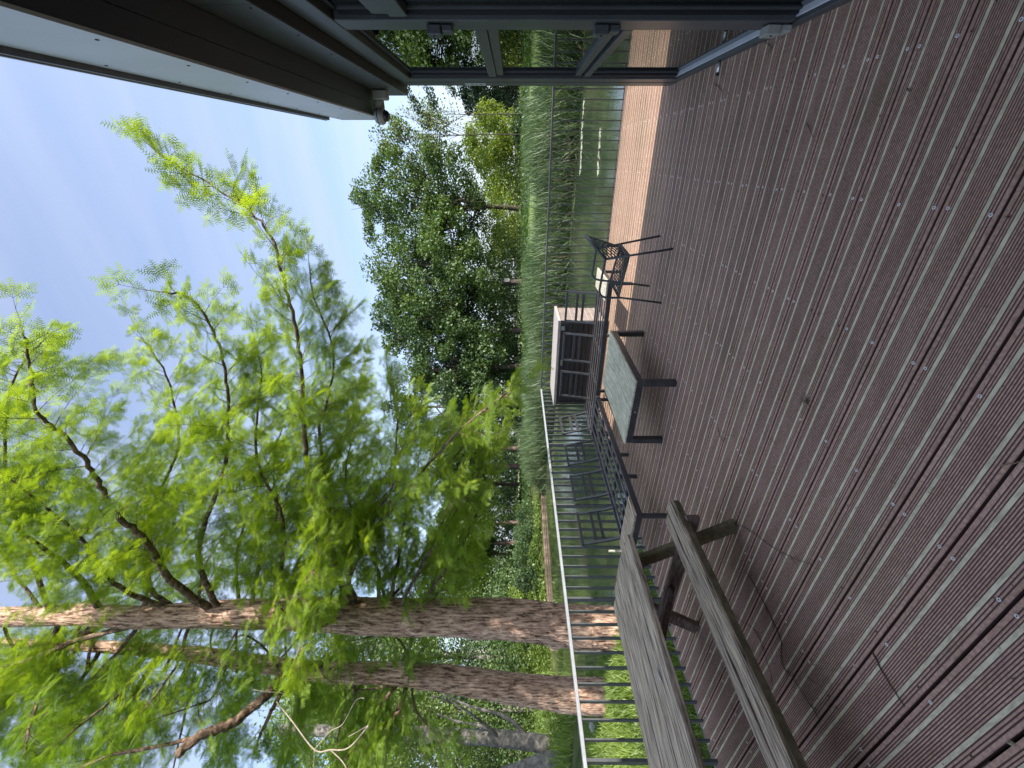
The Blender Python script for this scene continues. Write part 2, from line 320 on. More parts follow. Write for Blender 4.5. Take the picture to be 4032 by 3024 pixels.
# pond surface
def water_mat():
    m_ = bpy.data.materials.new('pond_water'); m_.use_nodes = True; t = m_.node_tree; n = t.nodes; b = n['Principled BSDF']
    b.inputs['Base Color'].default_value = (0.030, 0.042, 0.022, 1); b.inputs['Roughness'].default_value = 0.045; b.inputs['IOR'].default_value = 1.333
    g = n.new('ShaderNodeNewGeometry')
    z = n.new('ShaderNodeTexNoise'); z.inputs['Scale'].default_value = 3.5; z.inputs['Detail'].default_value = 3; t.links.new(g.outputs['Position'], z.inputs['Vector'])
    bp = n.new('ShaderNodeBump'); bp.inputs['Strength'].default_value = 0.35; bp.inputs['Distance'].default_value = 0.010; t.links.new(z.outputs['Fac'], bp.inputs['Height']); t.links.new(bp.outputs[0], b.inputs['Normal'])
    z2 = n.new('ShaderNodeTexNoise'); z2.inputs['Scale'].default_value = 0.35; z2.inputs['Detail'].default_value = 4; t.links.new(g.outputs['Position'], z2.inputs['Vector'])
    r = n.new('ShaderNodeValToRGB'); r.color_ramp.elements[0].color = (0.022, 0.036, 0.020, 1); r.color_ramp.elements[1].color = (0.075, 0.085, 0.045, 1)
    r.color_ramp.elements[0].position = 0.4; r.color_ramp.elements[1].position = 0.7
    t.links.new(z2.outputs['Fac'], r.inputs[0]); t.links.new(r.outputs[0], b.inputs['Base Color'])
    return m_
pv = [(-34, 1.0, WATER), (30, 1.0, WATER), (30, 30, WATER), (-34, 30, WATER)]
tag(link('pond_water', np_mesh('pond_water', np.array(pv, float), np.array([[0, 1, 2, 3]]), water_mat())), kind='structure')
def strip(name, pts, width, z, m_, lift=0.02):
    mb = MB(); vs = []
    for i, p in enumerate(pts):
        a = Vector(pts[min(i+1, len(pts)-1)]) - Vector(pts[max(i-1, 0)]); nn = Vector((-a.y, a.x)).normalized()
        for s_ in (-0.5, 0.5):
            q = Vector(p) + nn*width*s_*(1+0.08*math.sin(i*2.1+s_)); vs.append((q.x, q.y, (float(ground_z(q.x, q.y)) if z is None else z)+lift))
    n = len(pts); mb.add(vs, [(2*i, 2*i+1, 2*i+3, 2*i+2)[::-1] for i in range(n-1)]); return mb.build(name, m_)
def gpt(Y, D):      # ground position in the direction of photograph row Y at forward distance D
    p = px(2016, Y, D); return (p.x, p.y)
def gline(Y0, Y1, D0, D1, n=14): return [gpt(Y0+(Y1-Y0)*i/(n-1), D0+(D1-D0)*i/(n-1)) for i in range(n)]
M_path = mat('sandy_path', (0.42, 0.33, 0.27), 0.9, var=(0.52, 0.42, 0.35), scale=0.7)
M_lawn = mat('mown_lawn', (0.15, 0.24, 0.055), 0.95, var=(0.22, 0.31, 0.085), scale=0.6)
M_field = mat('dry_meadow', (0.36, 0.36, 0.17), 0.95, var=(0.50, 0.48, 0.27), scale=0.25)
tag(strip('lawn', gline(-400, 1500, 33, 36), 14, None, M_lawn, 0.03), kind='structure')
tag(strip('sandy_path', gline(-400, 1400, 60, 68), 17, None, M_path, 0.05), kind='structure')
tag(strip('meadow', gline(1200, 3600, 92, 80), 26, None, M_field, 0.03), kind='structure')

# ------------------------------------------------------------------ deck
GAP0, PITCH = 1.4555, 0.21345
DX0, DX1 = -4.19, 3.2
def board_mesh(name, w_board, x0, x1):
    """one grooved board lying along x, y from 0 to w_board; bottom left open"""
    prof = []      # (y, z, mat of the face that starts here)
    def ridge(ya, yb, n):
        p = (yb-ya)/n
        for i in range(n):
            a = ya+i*p
            prof.append((a, 0.0, 0)); prof.append((a+p*0.58, 0.0, 2)); prof.append((a+p*0.66, -0.0020, 2)); prof.append((a+p*0.92, -0.0020, 2))
    e = 0.0065
    prof.append((0.0, -0.024, 2)); prof.append((0.0, -0.004, 0)); prof.append((0.002, 0.0, 0))
    sA, sB, hw = 0.0545-0.006, 0.159-0.006, 0.0074
    prof.append((0.002, 0.0, 0)); prof.append((0.013, 0.0, 2)); prof.append((0.0142, -0.0020, 2)); prof.append((0.0175, -0.0020, 2))
    ridge(0.0185, sA-hw-0.0005, 2)
    prof.append((sA-hw, -0.0006, 1)); prof.append((sA+hw, -0.0006, 2))
    prof.append((sA+hw+0.001, -0.0020, 2)); prof.append((sA+hw+0.003, -0.0020, 2))
    ridge(sA+hw+0.0035, sB-hw-0.0005, 9)
    prof.append((sB-hw, -0.0006, 1)); prof.append((sB+hw, -0.0006, 2))
    prof.append((sB+hw+0.001, -0.0020, 2)); prof.append((sB+hw+0.003, -0.0020, 2))
    ridge(sB+hw+0.0035, w_board-0.0185, 2)
    prof.append((w_board-0.0175, 0.0, 0)); prof.append((w_board-0.002, 0.0, 0)); prof.append((w_board, -0.004, 2)); prof.append((w_board, -0.024, 2))
    xs = [x0, x1]
    vs = [(x, p[0], p[1]) for x in xs for p in prof]; n = len(prof); fs = []; mi = []
    for i in range(n-1): fs.append((i, n+i, n+i+1, i+1)); mi.append(prof[i][2])
    fs.append(tuple(range(n))); mi.append(2); fs.append(tuple(n+i for i in range(n-1, -1, -1))); mi.append(2)
    fs.append((0, n-1, 2*n-1, n)); mi.append(2)
    me = bpy.data.meshes.new(name); me.from_pydata(vs, [], fs); me.polygons.foreach_set('material_index', mi); me.update()
    for q in (M_deck, M_stripe, M_groove): me.materials.append(q)
    return me
deck = empty('deck', (0, 0, 0)); deck['kind'] = 'structure'
gaps = [GAP0 + PITCH*k for k in range(-14, 28)]
bm_ = board_mesh('deck_board', PITCH-0.012, DX0, DX1)
for gy0 in gaps[:-1]:
    if gy0 > 7.1: continue
    o = link('deck_board', bm_, deck); o.location = (random.uniform(-0.003, 0.003), gy0+0.006, random.uniform(-0.0007, 0.0007))
o = link('deck_board', board_mesh('deck_edge_board', 0.082+0.0, DX0, DX1) if False else MB().box(DX0, DX1, 7.213+0.003, 7.283, -0.024, 0.0).mesh('deck_edge_board'), deck, M_deck)
MB().box(DX0-0.012, DX1, 7.286, 7.298, -0.20, 0.004).build('edge_trim', M_balus, deck)
MB().box(DX0-0.014, DX0-0.004, -1.6, 7.298, -0.20, 0.003).build('edge_trim', M_steel, deck)
MB().box(DX0, DX1, -1.6, 7.28, -0.30, -0.27).build('under_deck_shade_sheet', M_hole, deck)  # black sheet stands in for the shade seen through the board gaps
for x in [0.389-0.553*k for k in range(-4, 9)]:
    MB().box(x-0.03, x+0.03, -1.6, 7.27, -0.20, -0.0245).build('joist', M_woodbrown, deck)
for x in (-4.0, -1.9, 0.2, 2.4):
    for y in (4.2, 7.1): MB().box(x-0.06, x+0.06, y-0.06, y+0.06, -1.6, -0.2).build('deck_post', M_woodbrown, deck)
# screws: ring shaped heads either side of every gap
def screw_mesh(name, m_ring):
    mb = MB(); mb.lathe([(0.0066, -0.002), (0.0066, 0.0010), (0.0056, 0.0016), (0.0034, 0.0013), (0.0030, 0.0002)], n=10, mi=0)
    mb.add([(0.0029*math.cos(q), 0.0029*math.sin(q), 0.0008) for q in [i*math.pi/3 for i in range(6)]], [(0, 1, 2, 3, 4, 5)], 1)
    me = mb.mesh(name); me.materials.append(m_ring); me.materials.append(M_hole); return me
SM, SR = screw_mesh('screw', M_screw), screw_mesh('screw_rusty', M_rust)
spots = []
for gy0 in gaps:
    if gy0 > 7.2: continue
    for k in range(-2, 9):
        x = 0.389 - 0.5530*k
        if x > 0.62 or x < -4.1: continue
        for s_ in (-0.027, 0.027): spots.append((x+random.uniform(-0.004, 0.004), gy0+s_+random.uniform(-0.002, 0.002)))
def seen(p):
    d = Vector((p[0], p[1], 0))-EYE; z = d.dot(W_AX)
    if z < 0.3: return None
    a = d.dot(R_AX)/z*F_PX; b = d.dot(U_AX)/z*F_PX
    return z if abs(a) < 1530 and abs(b) < 2040 else None
spots = [(seen(p), p) for p in spots]; spots = sorted([q for q in spots if q[0]], key=lambda q: q[0])
far_mb = MB()
tmp = SM
for i, (z, p) in enumerate(spots):
    r_ = random.random()
    if r_ < (0.06 if i < 285 else 0.4): continue
    if i < 285:
        o = link('screw', SR if r_ < 0.30 else SM, deck); o.location = (p[0], p[1], 0.0004)
    else:
        far_mb.lathe([(0.0055, 0.0), (0.0055, 0.0012), (0.003, 0.0014)], (p[0], p[1], 0), n=6)
tag(far_mb.build('far_screws', M_screw, deck), kind='stuff')

# ------------------------------------------------------------------ railings
def railing(name, label, p0, p1, offs, first_post, step, nb, post_every, top_mat):
    """p0->p1 line of the rail; balusters every step starting at offs"""
    p0 = Vector(p0); p1 = Vector(p1); d = (p1-p0); ln = d.length; d.normalize(); side = Vector((-d.y, d.x, 0))
    r = empty(name, p0, 0, label, 'railing', 'railings round the deck')
    def P_(t, s_=0, z=0): q = d*t + side*s_; return (q.x, q.y, z)
    mb = MB(); mb.bar(P_(0, 0, 1.031), P_(ln, 0, 1.031), 0.058, 0.028, ch=0.004); mb.build('top_rail', top_mat, r)
    mb = MB(); mb.bar(P_(0, 0, 0.075), P_(ln, 0, 0.075), 0.03, 0.012) if False else mb.bar(P_(0, 0, -0.10), P_(ln, 0, -0.10), 0.012, 0.05); mb.build('bottom_rail', M_balus, r)
    rot = math.atan2(d.y, d.x)
    bme = MB().box(-0.006, 0.006, -0.02, 0.02, -0.13, 1.017).mesh('baluster'); bme.materials.append(M_balus)
    pme = MB().box(-0.011, 0.011, -0.030, 0.030, -0.20, 1.017).mesh('post'); pme.materials.append(M_balus)
    k = 0; t = offs
    while t < ln-0.02:
        o = link('post' if (k-first_post) % post_every == 0 else 'baluster', pme if (k-first_post) % post_every == 0 else bme, r)
        o.location = P_(t); o.rotation_euler = (0, 0, rot); k += 1; t += step
    return r
# left run along y (x = -4.13), far run along x (y = 7.25)
railing('deck_railing', 'long steel railing with top rail coloured as sunlit beside the picnic table and pond', (-4.13, -1.5, 0), (-4.13, 7.25, 0), 1.378-0.1342*21+1.5, 1, 0.1342, 0, 10, M_steel)  # pale top colour paints sun and sky light on the rail
railing('deck_railing', 'dark thin-barred railing across the far sunlit deck edge in front of the reeds', (-4.10, 7.25, 0), (3.1, 7.25, 0), 0.055+0.03, 0, 0.12865, 0, 60, M_balus)  # same rail, dark top colour paints its shaded face
g = empty('gate_panel', (0.93, 7.18, 0), 0, 'dark framed panel at the end of the far railing beside the building corner', 'gate')
MB().box(-0.03, 0.02, -0.02, 0.02, -0.1, 1.36).box(0.02, 0.9, -0.012, 0.012, 0.97, 1.36).box(0.02, 0.9, -0.012, 0.012, 0.02, 0.36).build('frame', M_black, g)

# ------------------------------------------------------------------ building on the right
B = empty('building', (0.66, 5.2, 0), 0, 'dark aluminium and glass pavilion with a boxed flat roof edge along the deck', 'building')
ox, oy = 0.66, 5.2
def bp(name, m_, boxes, ch=0.0, par=None):
    mb = MB()
    for b_ in boxes: mb.box(b_[0]-ox, b_[1]-ox, b_[2]-oy, b_[3]-oy, b_[4], b_[5], 0, None, ch)
    return mb.build(name, m_, par or B)
YB = -2.5
bp('sill', M_frame, [(0.652, 0.80, YB, 4.985, 0.0, 0.062)], 0.004)
bp('sill_ledge', M_steel if False else M_fascia, [(0.672, 0.80, YB, 4.965, 0.064, 0.078)], 0.003)
bp('corner_post', M_frame, [(0.650, 0.82, 4.99, 5.19, 0.0, 2.733)], 0.004)
bp('corner_cover', M_frame, [(0.654, 0.82, 4.80, 4.984, 0.066, 2.733)], 0.004)
bp('header', M_frame, [(0.650, 0.82, YB, 4.795, 2.585, 2.732)], 0.004)
bp('header_gasket', M_gasket, [(0.695, 0.82, YB, 4.795, 2.55, 2.583)])
for y0 in (2.90, 0.75, -1.4):
    bp('mullion', M_frame, [(0.652, 0.82, y0, y0+0.19, 0.080, 2.583)], 0.004)
    bp('mullion_bead', M_gasket, [(0.676, 0.72, y0-0.020, y0-0.002, 0.082, 2.548)])
    bp('mullion_bead', M_frame, [(0.692, 0.72, y0-0.045, y0-0.022, 0.082, 2.546)])
    bp('mullion_bead', M_frame, [(0.685, 0.72, y0+0.192, y0+0.215, 0.082, 2.546)])
bp('post_bead', M_gasket, [(0.672, 0.72, 4.735, 4.798, 0.082, 2.548)]); bp('post_bead', M_frame, [(0.692, 0.72, 4.700, 4.733, 0.082, 2.546)])
# far bay: door leaf with two transoms; near bay: one high transom
bp('transom', M_frame, [(0.656, 0.72, 3.118, 4.697, 1.765, 1.835)], 0.003); bp('transom', M_frame, [(0.668, 0.72, 3.118, 4.697, 1.700, 1.762)], 0.003)
bp('transom', M_frame, [(0.656, 0.72, 3.118, 4.697, 0.900, 0.955)], 0.003); bp('transom', M_frame, [(0.664, 0.72, 3.118, 4.697, 0.985, 1.035)], 0.003)
bp('transom_gasket', M_gasket, [(0.69, 0.72, 3.118, 4.697, 0.957, 0.983)])
bp('transom', M_frame, [(0.656, 0.72, 0.965, 2.853, 2.17, 2.265)], 0.003); bp('transom', M_frame, [(0.668, 0.72, 0.965, 2.853, 2.27, 2.36)], 0.003)
bp('transom', M_frame, [(0.656, 0.72, -1.185, 0.703, 2.17, 2.36)], 0.003)
def glass():
    m_ = bpy.data.materials.new('window_glass'); m_.use_nodes = True; t = m_.node_tree; n = t.nodes; n.remove(n['Principled BSDF'])
    tr = n.new('ShaderNodeBsdfTransparent'); tr.inputs[0].default_value = (0.55, 0.62, 0.58, 1)
    gl = n.new('ShaderNodeBsdfGlossy'); gl.inputs['Roughness'].default_value = 0.0; gl.inputs[0].default_value = (0.92, 0.97, 0.94, 1)
    fr = n.new('ShaderNodeFresnel'); fr.inputs[0].default_value = 3.0
    g_ = n.new('ShaderNodeNewGeometry'); z = n.new('ShaderNodeTexNoise'); z.inputs['Scale'].default_value = 1.6; z.inputs['Detail'].default_value = 1; t.links.new(g_.outputs['Position'], z.inputs['Vector'])
    b_ = n.new('ShaderNodeBump'); b_.inputs['Strength'].default_value = 0.05; b_.inputs['Distance'].default_value = 0.01; t.links.new(z.outputs['Fac'], b_.inputs['Height']); t.links.new(b_.outputs[0], gl.inputs['Normal'])
    x = n.new('ShaderNodeMixShader'); t.links.new(fr.outputs[0], x.inputs[0]); t.links.new(tr.outputs[0], x.inputs[1]); t.links.new(gl.outputs[0], x.inputs[2])
    t.links.new(x.outputs[0], n['Material Output'].inputs[0]); return m_
M_glass = glass()
for a in [(3.117, 4.70, 1.836, 2.55), (3.117, 4.70, 1.036, 1.699), (3.117, 4.70, 0.08, 0.899), (0.965, 2.853, 2.361, 2.55), (0.965, 2.853, 0.08, 2.169), (-1.185, 0.703, 2.361, 2.55), (-1.185, 0.703, 0.08, 2.169)]:
    bp('window_pane', M_glass, [(0.700, 0.708, a[0], a[1], a[2], a[3])])
bp('window_blind', M_white, [(0.90, 0.91, -1.2, 0.2, 0.1, 2.5)])
# roof edge
XE = 8.5; YE = 5.33
bp('fascia', M_fascia, [(0.360, 0.372, YB, 1.35, 3.0, 3.49), (0.360, 0.372, 1.356, 4.02, 3.0, 3.49), (0.360, 0.372, 4.026, YE, 3.0, 3.49)])
bp('roof_trim', M_black, [(0.335, 0.40, YB, YE-0.35, 3.492, 3.52)]); bp('roof_trim', M_steel, [(0.330, 0.40, YB, YE-0.35, 3.522, 3.535)])  # black strip paints the shade under the drip edge
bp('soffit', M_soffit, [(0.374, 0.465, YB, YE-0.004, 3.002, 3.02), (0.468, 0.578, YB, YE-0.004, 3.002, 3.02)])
bp('lower_fascia', M_frame, [(0.580, 0.592, YB, 2.34, 2.735, 3.0), (0.580, 0.592, 2.344, YE-0.002, 2.735, 3.0)])
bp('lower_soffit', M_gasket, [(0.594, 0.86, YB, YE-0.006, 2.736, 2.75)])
bp('roof', M_frame, [(0.374, XE, YB-6, YE-0.01, 3.022, 3.49)])
bp('end_fascia', M_frame, [(0.594, XE, YE-0.30, YE-0.008, 2.752, 3.02)])
bp('end_wall', M_frame, [(0.822, XE, 5.02, 5.19, -0.1, 2.75)])
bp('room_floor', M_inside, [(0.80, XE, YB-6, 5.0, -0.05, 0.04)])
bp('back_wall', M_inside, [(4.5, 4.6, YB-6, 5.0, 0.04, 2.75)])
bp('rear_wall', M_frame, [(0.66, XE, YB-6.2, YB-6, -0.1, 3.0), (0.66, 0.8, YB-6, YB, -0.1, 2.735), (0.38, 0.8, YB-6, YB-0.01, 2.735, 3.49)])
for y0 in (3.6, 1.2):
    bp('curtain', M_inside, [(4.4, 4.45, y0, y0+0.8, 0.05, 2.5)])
sme = MB().lathe([(0.0065, -0.002), (0.0065, 0.001), (0.003, 0.002)], n=8, ax='X').mesh('fascia_screw'); sme.materials.append(M_hole)
for y in [0.45+0.46*k for k in range(11)]:
    for z in (3.06, 3.43):
        o = link('screw', sme, B); o.location = (0.3595-ox, y-oy, z)
    o = link('screw', sme, B); o.location = (0.5795-ox, y-oy+0.1, 2.77)
# lever hinges on the mullion
for z in (2.06, 1.125, 0.175):
    h = MB().box(-0.060, -0.012, 2.935-oy, 3.02-oy, z-0.050, z+0.028, ch=0.006)
    h.box(-0.045, -0.011, 2.945-oy, 3.03-oy, z-0.115, z-0.054, ch=0.006); ho = h.build('hinge', M_frame if z > 0.5 else M_grayp, B)
    MB().lathe([(0.006, 0.0), (0.006, 0.004)], (-0.0645, 2.955-oy, z-0.01), n=8, ax='X').build('hinge_screw', M_hole, ho)
# door stop on the sill
ds = pxz(2832, 228, 0.045); MB().lathe([(0.011, 0.0), (0.011, 0.075)], (-0.085, ds.y-oy, 0.035), n=14, ax='X').build('door_stop', M_chrome, B)
MB().lathe([(0.0125, 0.0), (0.0125, 0.018)], (-0.104, ds.y-oy, 0.035), n=14, ax='X').build('rubber_tip', M_gasket, B)
# small sticker on the corner post, three lines of print
st = MB().box(-0.0125, -0.0105, 5.00-oy, 5.17-oy, 1.885, 2.095).build('sticker', M_label, B)
for k in range(3): MB().box(-0.0132, -0.0127, 5.035-oy, 5.12-oy, 1.925+0.045*k, 1.944+0.045*k).build('printed_line', M_ink, st)

# ------------------------------------------------------------------ CCTV camera under the eaves
cc = empty('security_camera', (0.578, 4.86, 2.90), 0, 'grey dome security camera on a bracket under the roof edge corner', 'camera')
MB().box(-0.085, -0.002, -0.055, 0.055, -0.065, 0.075, ch=0.012).build('wall_bracket', M_grayp, cc)
MB().tube([(-0.07, 0, 0.02), (-0.11, 0, 0.045), (-0.16, 0, 0.055), (-0.20, 0, 0.05)], [0.042, 0.034, 0.036, 0.045], n=14).build('arm', M_grayp, cc)
MB().lathe([(0.030, 0.072), (0.062, 0.060), (0.074, 0.035), (0.076, 0.005), (0.070, -0.022), (0.058, -0.030)], (-0.215, 0, 0.02), n=28).build('housing', M_grayp, cc)
MB().lathe([(0.0765, 0.0335), (0.0775, 0.030), (0.0765, 0.0265)], (-0.215, 0, 0.02), n=28).build('seam', M_gasket, cc)
mbd = MB(); mbd.lathe([(0.052*math.cos(a), -0.052*math.sin(a)) for a in [i*math.pi/2/7 for i in range(7)]]+[(0.002, -0.052)], (-0.215, 0, -0.012), n=24)
M_dome = mat('smoked_dome', (0.02, 0.02, 0.022), 0.05, spec=0.8); mbd.build('dome', M_dome, cc)
MB().tube([(-0.2895+0.0003*abs(i-8), 0.012*math.cos(i*math.pi/8), 0.03+0.012*math.sin(i*math.pi/8)) for i in range(17)], 0.0012, n=5).build('round_logo', M_balus, cc)

# ------------------------------------------------------------------ storage box at the corner
SB = empty('storage_box', (-3.20, 6.88, 0), 0, 'low dark storage box with pale wooden lid in the railing corner behind the lounge frame', 'storage box')
bx0, bx1, by0, by1 = -0.81, 0.81, -0.38, 0.37
MB().box(bx0-0.02, bx1+0.025, by0-0.03, by1+0.02, 0.808, 0.855, ch=0.004).build('lid', M_boxroof, SB)
MB().box(bx0, bx1, by0, by0+0.02, 0.715, 0.80).build('top_rail', M_boxboard, SB)
for xx in (bx0, bx1-0.045): MB().box(xx, xx+0.045, by0-0.003, by0+0.04, 0.0, 0.806).build('corner_leg', M_black, SB)
for xx in (bx0, bx1-0.045): MB().box(xx, xx+0.045, by1-0.04, by1, 0.0, 0.806).build('corner_leg', M_black, SB)
nb = 7; zb0, zb1 = 0.07, 0.70
for i in range(nb):
    a = zb0+(zb1-zb0)*i/nb; b_ = zb0+(zb1-zb0)*(i+1)/nb-0.010
    MB().box(bx0+0.05, bx1-0.05, by0+0.002+0.002*(i % 2), by0+0.022, a, b_, ch=0.002).build('front_board', M_boxboard, SB)
    MB().box(bx1-0.022, bx1-0.002, by0+0.045, by1-0.045, a, b_, ch=0.002).build('side_board', M_boxside, SB)
    MB().box(bx1-0.012, bx1+0.003, by0+0.045, by1-0.045, b_+0.001, b_+0.008).build('board_lip', M_boxlip, SB)  # pale strip paints the sun along each board gap
MB().box(bx1-0.020, bx1-0.002, by0+0.045, by1-0.045, 0.705, 0.80).build('side_board', M_boxside, SB)
MB().box(bx0+0.02, bx1-0.03, by0+0.03, by1-0.01, 0.03, 0.79).build('inner_case', M_black, SB)
MB().box(bx0+0.05, bx1-0.05, by0, by0+0.03, 0.0, 0.065).build('plinth', M_black, SB)
MB().box(bx1-0.16, bx1-0.09, by0-0.006, by0-0.001, 0.735, 0.80).build('square_label', M_label, SB)
MB().box(bx0+0.80, bx0+0.905, by0-0.018, by0-0.001, 0.735, 0.775, ch=0.004).build('lock', M_chrome, SB)
for k in range(3): MB().tube([(bx0+0.09, by0-0.003, 0.60-0.07*k), (bx0+0.09, by0+0.001, 0.60-0.07*k)], 0.008, n=8).build('vent_hole', M_hole, SB)

# ------------------------------------------------------------------ lounge frames (outdoor sofa without cushions)
SZ = 0.33
def back_frame(parent, axis, c, sgn):
    """backrest grid; axis 'x' = stands along x, leans towards sgn*y; c = centre on the seat's rear edge"""
    h = 0.25
    def T(a, o, z): return (c[0]+a, c[1]+sgn*o, z) if axis == 'x' else (c[0]+sgn*o, c[1]+a, z)
    prof = [(-0.04, SZ-0.01), (-0.01, SZ+0.06), (0.012, SZ+0.14), (0.045, SZ+0.28), (0.08, SZ+0.42)]
    r = MB()
    for a in (-h+0.015, h-0.015):
        for p, q in zip(prof[:-1], prof[1:]): r.bar(T(a, p[0], p[1]-0.004), T(a, q[0], q[1]+0.004), 0.03, 0.022, up=(1, 0, 0) if axis == 'y' else (0, 1, 0))
    r.bar(T(-h, 0.083, SZ+0.435), T(h, 0.083, SZ+0.435), 0.03, 0.032)
    bf = r.build('back_frame', M_black, parent)
    for z, o in ((SZ+0.275, 0.045), (SZ+0.185, 0.025)):
        MB().bar(T(-h+0.03, o, z), T(h-0.03, o, z), 0.012, 0.038).build('back_slat', M_black, bf)
    return bf
def seat(parent, x0, x1, y0, y1, along, wood_at, legs, braces):
    t = 0.035; z0, z1 = SZ-0.06, SZ
    MB().box(x0, x1, y0, y0+t, z0, z1, ch=0.002).build('rail', M_black, parent); MB().box(x0, x1, y1-t, y1, z0, z1, ch=0.002).build('rail', M_black, parent)
    MB().box(x0, x0+t, y0+t, y1-t, z0, z1, ch=0.002).build('rail', M_black, parent); MB().box(x1-t, x1, y0+t, y1-t, z0, z1, ch=0.002).build('rail', M_black, parent)
    n = 4
    for i in range(n):
        if along == 'x':
            yc = y0+t + (y1-y0-2*t)*(i+0.7)/(n+0.4); MB().box(x0+t, x1-t, yc-0.018, yc+0.018, z1-0.014, z1-0.001).build('slat', M_slat, parent)
        else:
            xc = x0+t + (x1-x0-2*t)*(i+0.7)/(n+0.4); MB().box(xc-0.018, xc+0.018, y0+t, y1-t, z1-0.014, z1-0.001).build('slat', M_slat, parent)
    for b_ in braces:
        mb = MB()
        if along == 'x': mb.box(b_-0.012, b_+0.012, y0+t, y1-t, z1-0.045, z1-0.016)
        else: mb.box(x0+t, x1-t, b_-0.012, b_+0.012, z1-0.045, z1-0.016)
        mb.build('cross_member', M_black, parent)
    for lx, ly in legs: MB().box(lx-0.02, lx+0.02, ly-0.02, ly+0.02, 0.0, z0, ch=0.002).build('leg', M_black, parent)
s1 = empty('lounge_frame', (-2.70, 5.82, 0), 0, 'black slatted lounge frame along the far side in front of the storage box, partly sunlit', 'bench', 'L-shaped lounge frames')
seat(s1, -1.27, 1.26, -0.37, 0.36, 'x', None, [(-1.23, -0.33), (1.22, -0.33), (-1.23, 0.32), (1.22, 0.32), (0.2, 0.32), (-0.45, -0.33)], [-0.95, -0.4, 0.15, 0.7])
for xc in (0.645, -0.045, -0.74): back_frame(s1, 'x', (xc, 0.36), 1)
back_frame(s1, 'y', (-1.26, 0.02), -1)
wt = MB(); wt.box(0.985, 1.27, -0.372, 0.36, SZ+0.002, SZ+0.026, ch=0.002); wt.build('wood_top', M_woodend, s1)
s2 = empty('lounge_frame', (-3.58, 4.23, 0), 0, 'black slatted lounge frame running along the left railing with a grey wooden end top', 'bench', 'L-shaped lounge frames')
seat(s2, -0.36, 0.38, -1.21, 1.20, 'y', None, [(0.335, -1.17), (-0.32, -1.17), (0.335, 1.16), (-0.32, 1.16), (-0.02, 0.27), (-0.02, -0.17)], [-0.75, -0.28, 0.2, 0.68])
for yc in (0.80, 0.08, -0.64): back_frame(s2, 'y', (-0.37, yc), -1)
MB().box(-0.36, 0.385, -1.215, -0.935, SZ+0.002, SZ+0.026, ch=0.002).build('wood_top', M_woodgrey, s2)

# ------------------------------------------------------------------ low table
LT = empty('low_table', (-2.27, 4.145, 0), math.radians(-2.2), 'low table with weathered grey-green board top and thick black legs', 'table')
MB().box(-0.39, 0.39, -0.625, 0.625, 0.392, 0.410, ch=0.002).build('table_top', M_tabletop, LT)
MB().box(-0.38, 0.38, -0.615, -0.585, 0.325, 0.390).box(-0.38, 0.38, 0.585, 0.615, 0.325, 0.390).box(-0.38, -0.35, -0.583, 0.583, 0.325, 0.390).box(0.35, 0.38, -0.583, 0.583, 0.325, 0.390).build('apron', M_black, LT)
for a in (-1, 1):
    for b_ in (-1, 1): MB().box(a*0.355-0.03, a*0.355+0.03, b_*0.59-0.03, b_*0.59+0.03, 0.0, 0.324, ch=0.003).build('leg', M_black, LT)
MB().tube([(0.02, -0.6155, 0.355), (0.02, -0.618, 0.355)], 0.010, n=10).build('bolt_cover', M_boxlip, LT)

# ------------------------------------------------------------------ woven chair
CH = empty('garden_chair', (-1.07, 4.56, 0), 0, 'grey tubular armchair with woven rope seat and back standing on the sunlit edge', 'chair')
def cc_(p): return (p[0]+1.07, p[1]-4.56, p[2])
def smooth(pts, k=6):
    pts = [Vector(p) for p in pts]; out = []
    P0 = [pts[0]]+pts+[pts[-1]]
    for i in range(1, len(P0)-2):
        for j in range(k):
            t = j/k; a, b_, c_, d_ = P0[i-1], P0[i], P0[i+1], P0[i+2]
            out.append(0.5*((2*b_)+(c_-a)*t+(2*a-5*b_+4*c_-d_)*t*t+(3*b_-a-3*c_+d_)*t**3))
    out.append(pts[-1]); return out
nearj, farj = (-0.925, 4.365, 0.645), (-0.915, 4.875, 0.652)
hoop = smooth([nearj, (-0.86, 4.385, 0.705), (-0.79, 4.44, 0.765), (-0.755, 4.54, 0.795), (-0.748, 4.68, 0.805), (-0.752, 4.80, 0.80), (-0.80, 4.865, 0.76), (-0.86, 4.885, 0.705), farj])
MB().tube([cc_(p) for p in hoop], 0.0135, n=8).build('back_hoop', M_tubeg, CH)
for nm, foot, j in (('leg', (-0.800, 4.270, 0), nearj), ('leg', (-0.745, 4.706, 0), farj)): MB().tube([cc_(foot), cc_(j)], 0.0115, n=8).build(nm, M_tubeg, CH)
for foot, knee, up, arm, j in (((-1.372, 4.312, 0), (-1.335, 4.375, 0.44), (-1.335, 4.385, 0.60), (-1.285, 4.39, 0.662), nearj), ((-1.322, 4.794, 0), (-1.285, 4.865, 0.44), (-1.275, 4.90, 0.60), (-1.225, 4.92, 0.66), farj)):
    MB().tube([cc_(foot), cc_(knee)], 0.0115, n=8).build('leg', M_tubeg, CH)
    MB().tube([cc_(p) for p in smooth([knee, up, arm, (-1.15, (arm[1]+j[1])/2, 0.662), j])], 0.0125, n=8).build('arm', M_tubeg, CH)
sq = [Vector(p) for p in ((-1.325, 4.375, 0.455), (-1.285, 4.855, 0.455), (-0.850, 4.780, 0.400), (-0.885, 4.375, 0.400))]
def quadpt(q, u, v, sag=0.0):
    p = q[0].lerp(q[1], u).lerp(q[3].lerp(q[2], u), v); return Vector((p.x, p.y, p.z-sag*4*u*(1-u)*(1-abs(2*v-1)**2)))
MB().tube([cc_(quadpt(sq, u, v)) for u, v in ((0, 0), (1, 0), (1, 1), (0, 1), (0, 0.02))], 0.012, n=8).build('seat_frame', M_rope, CH)
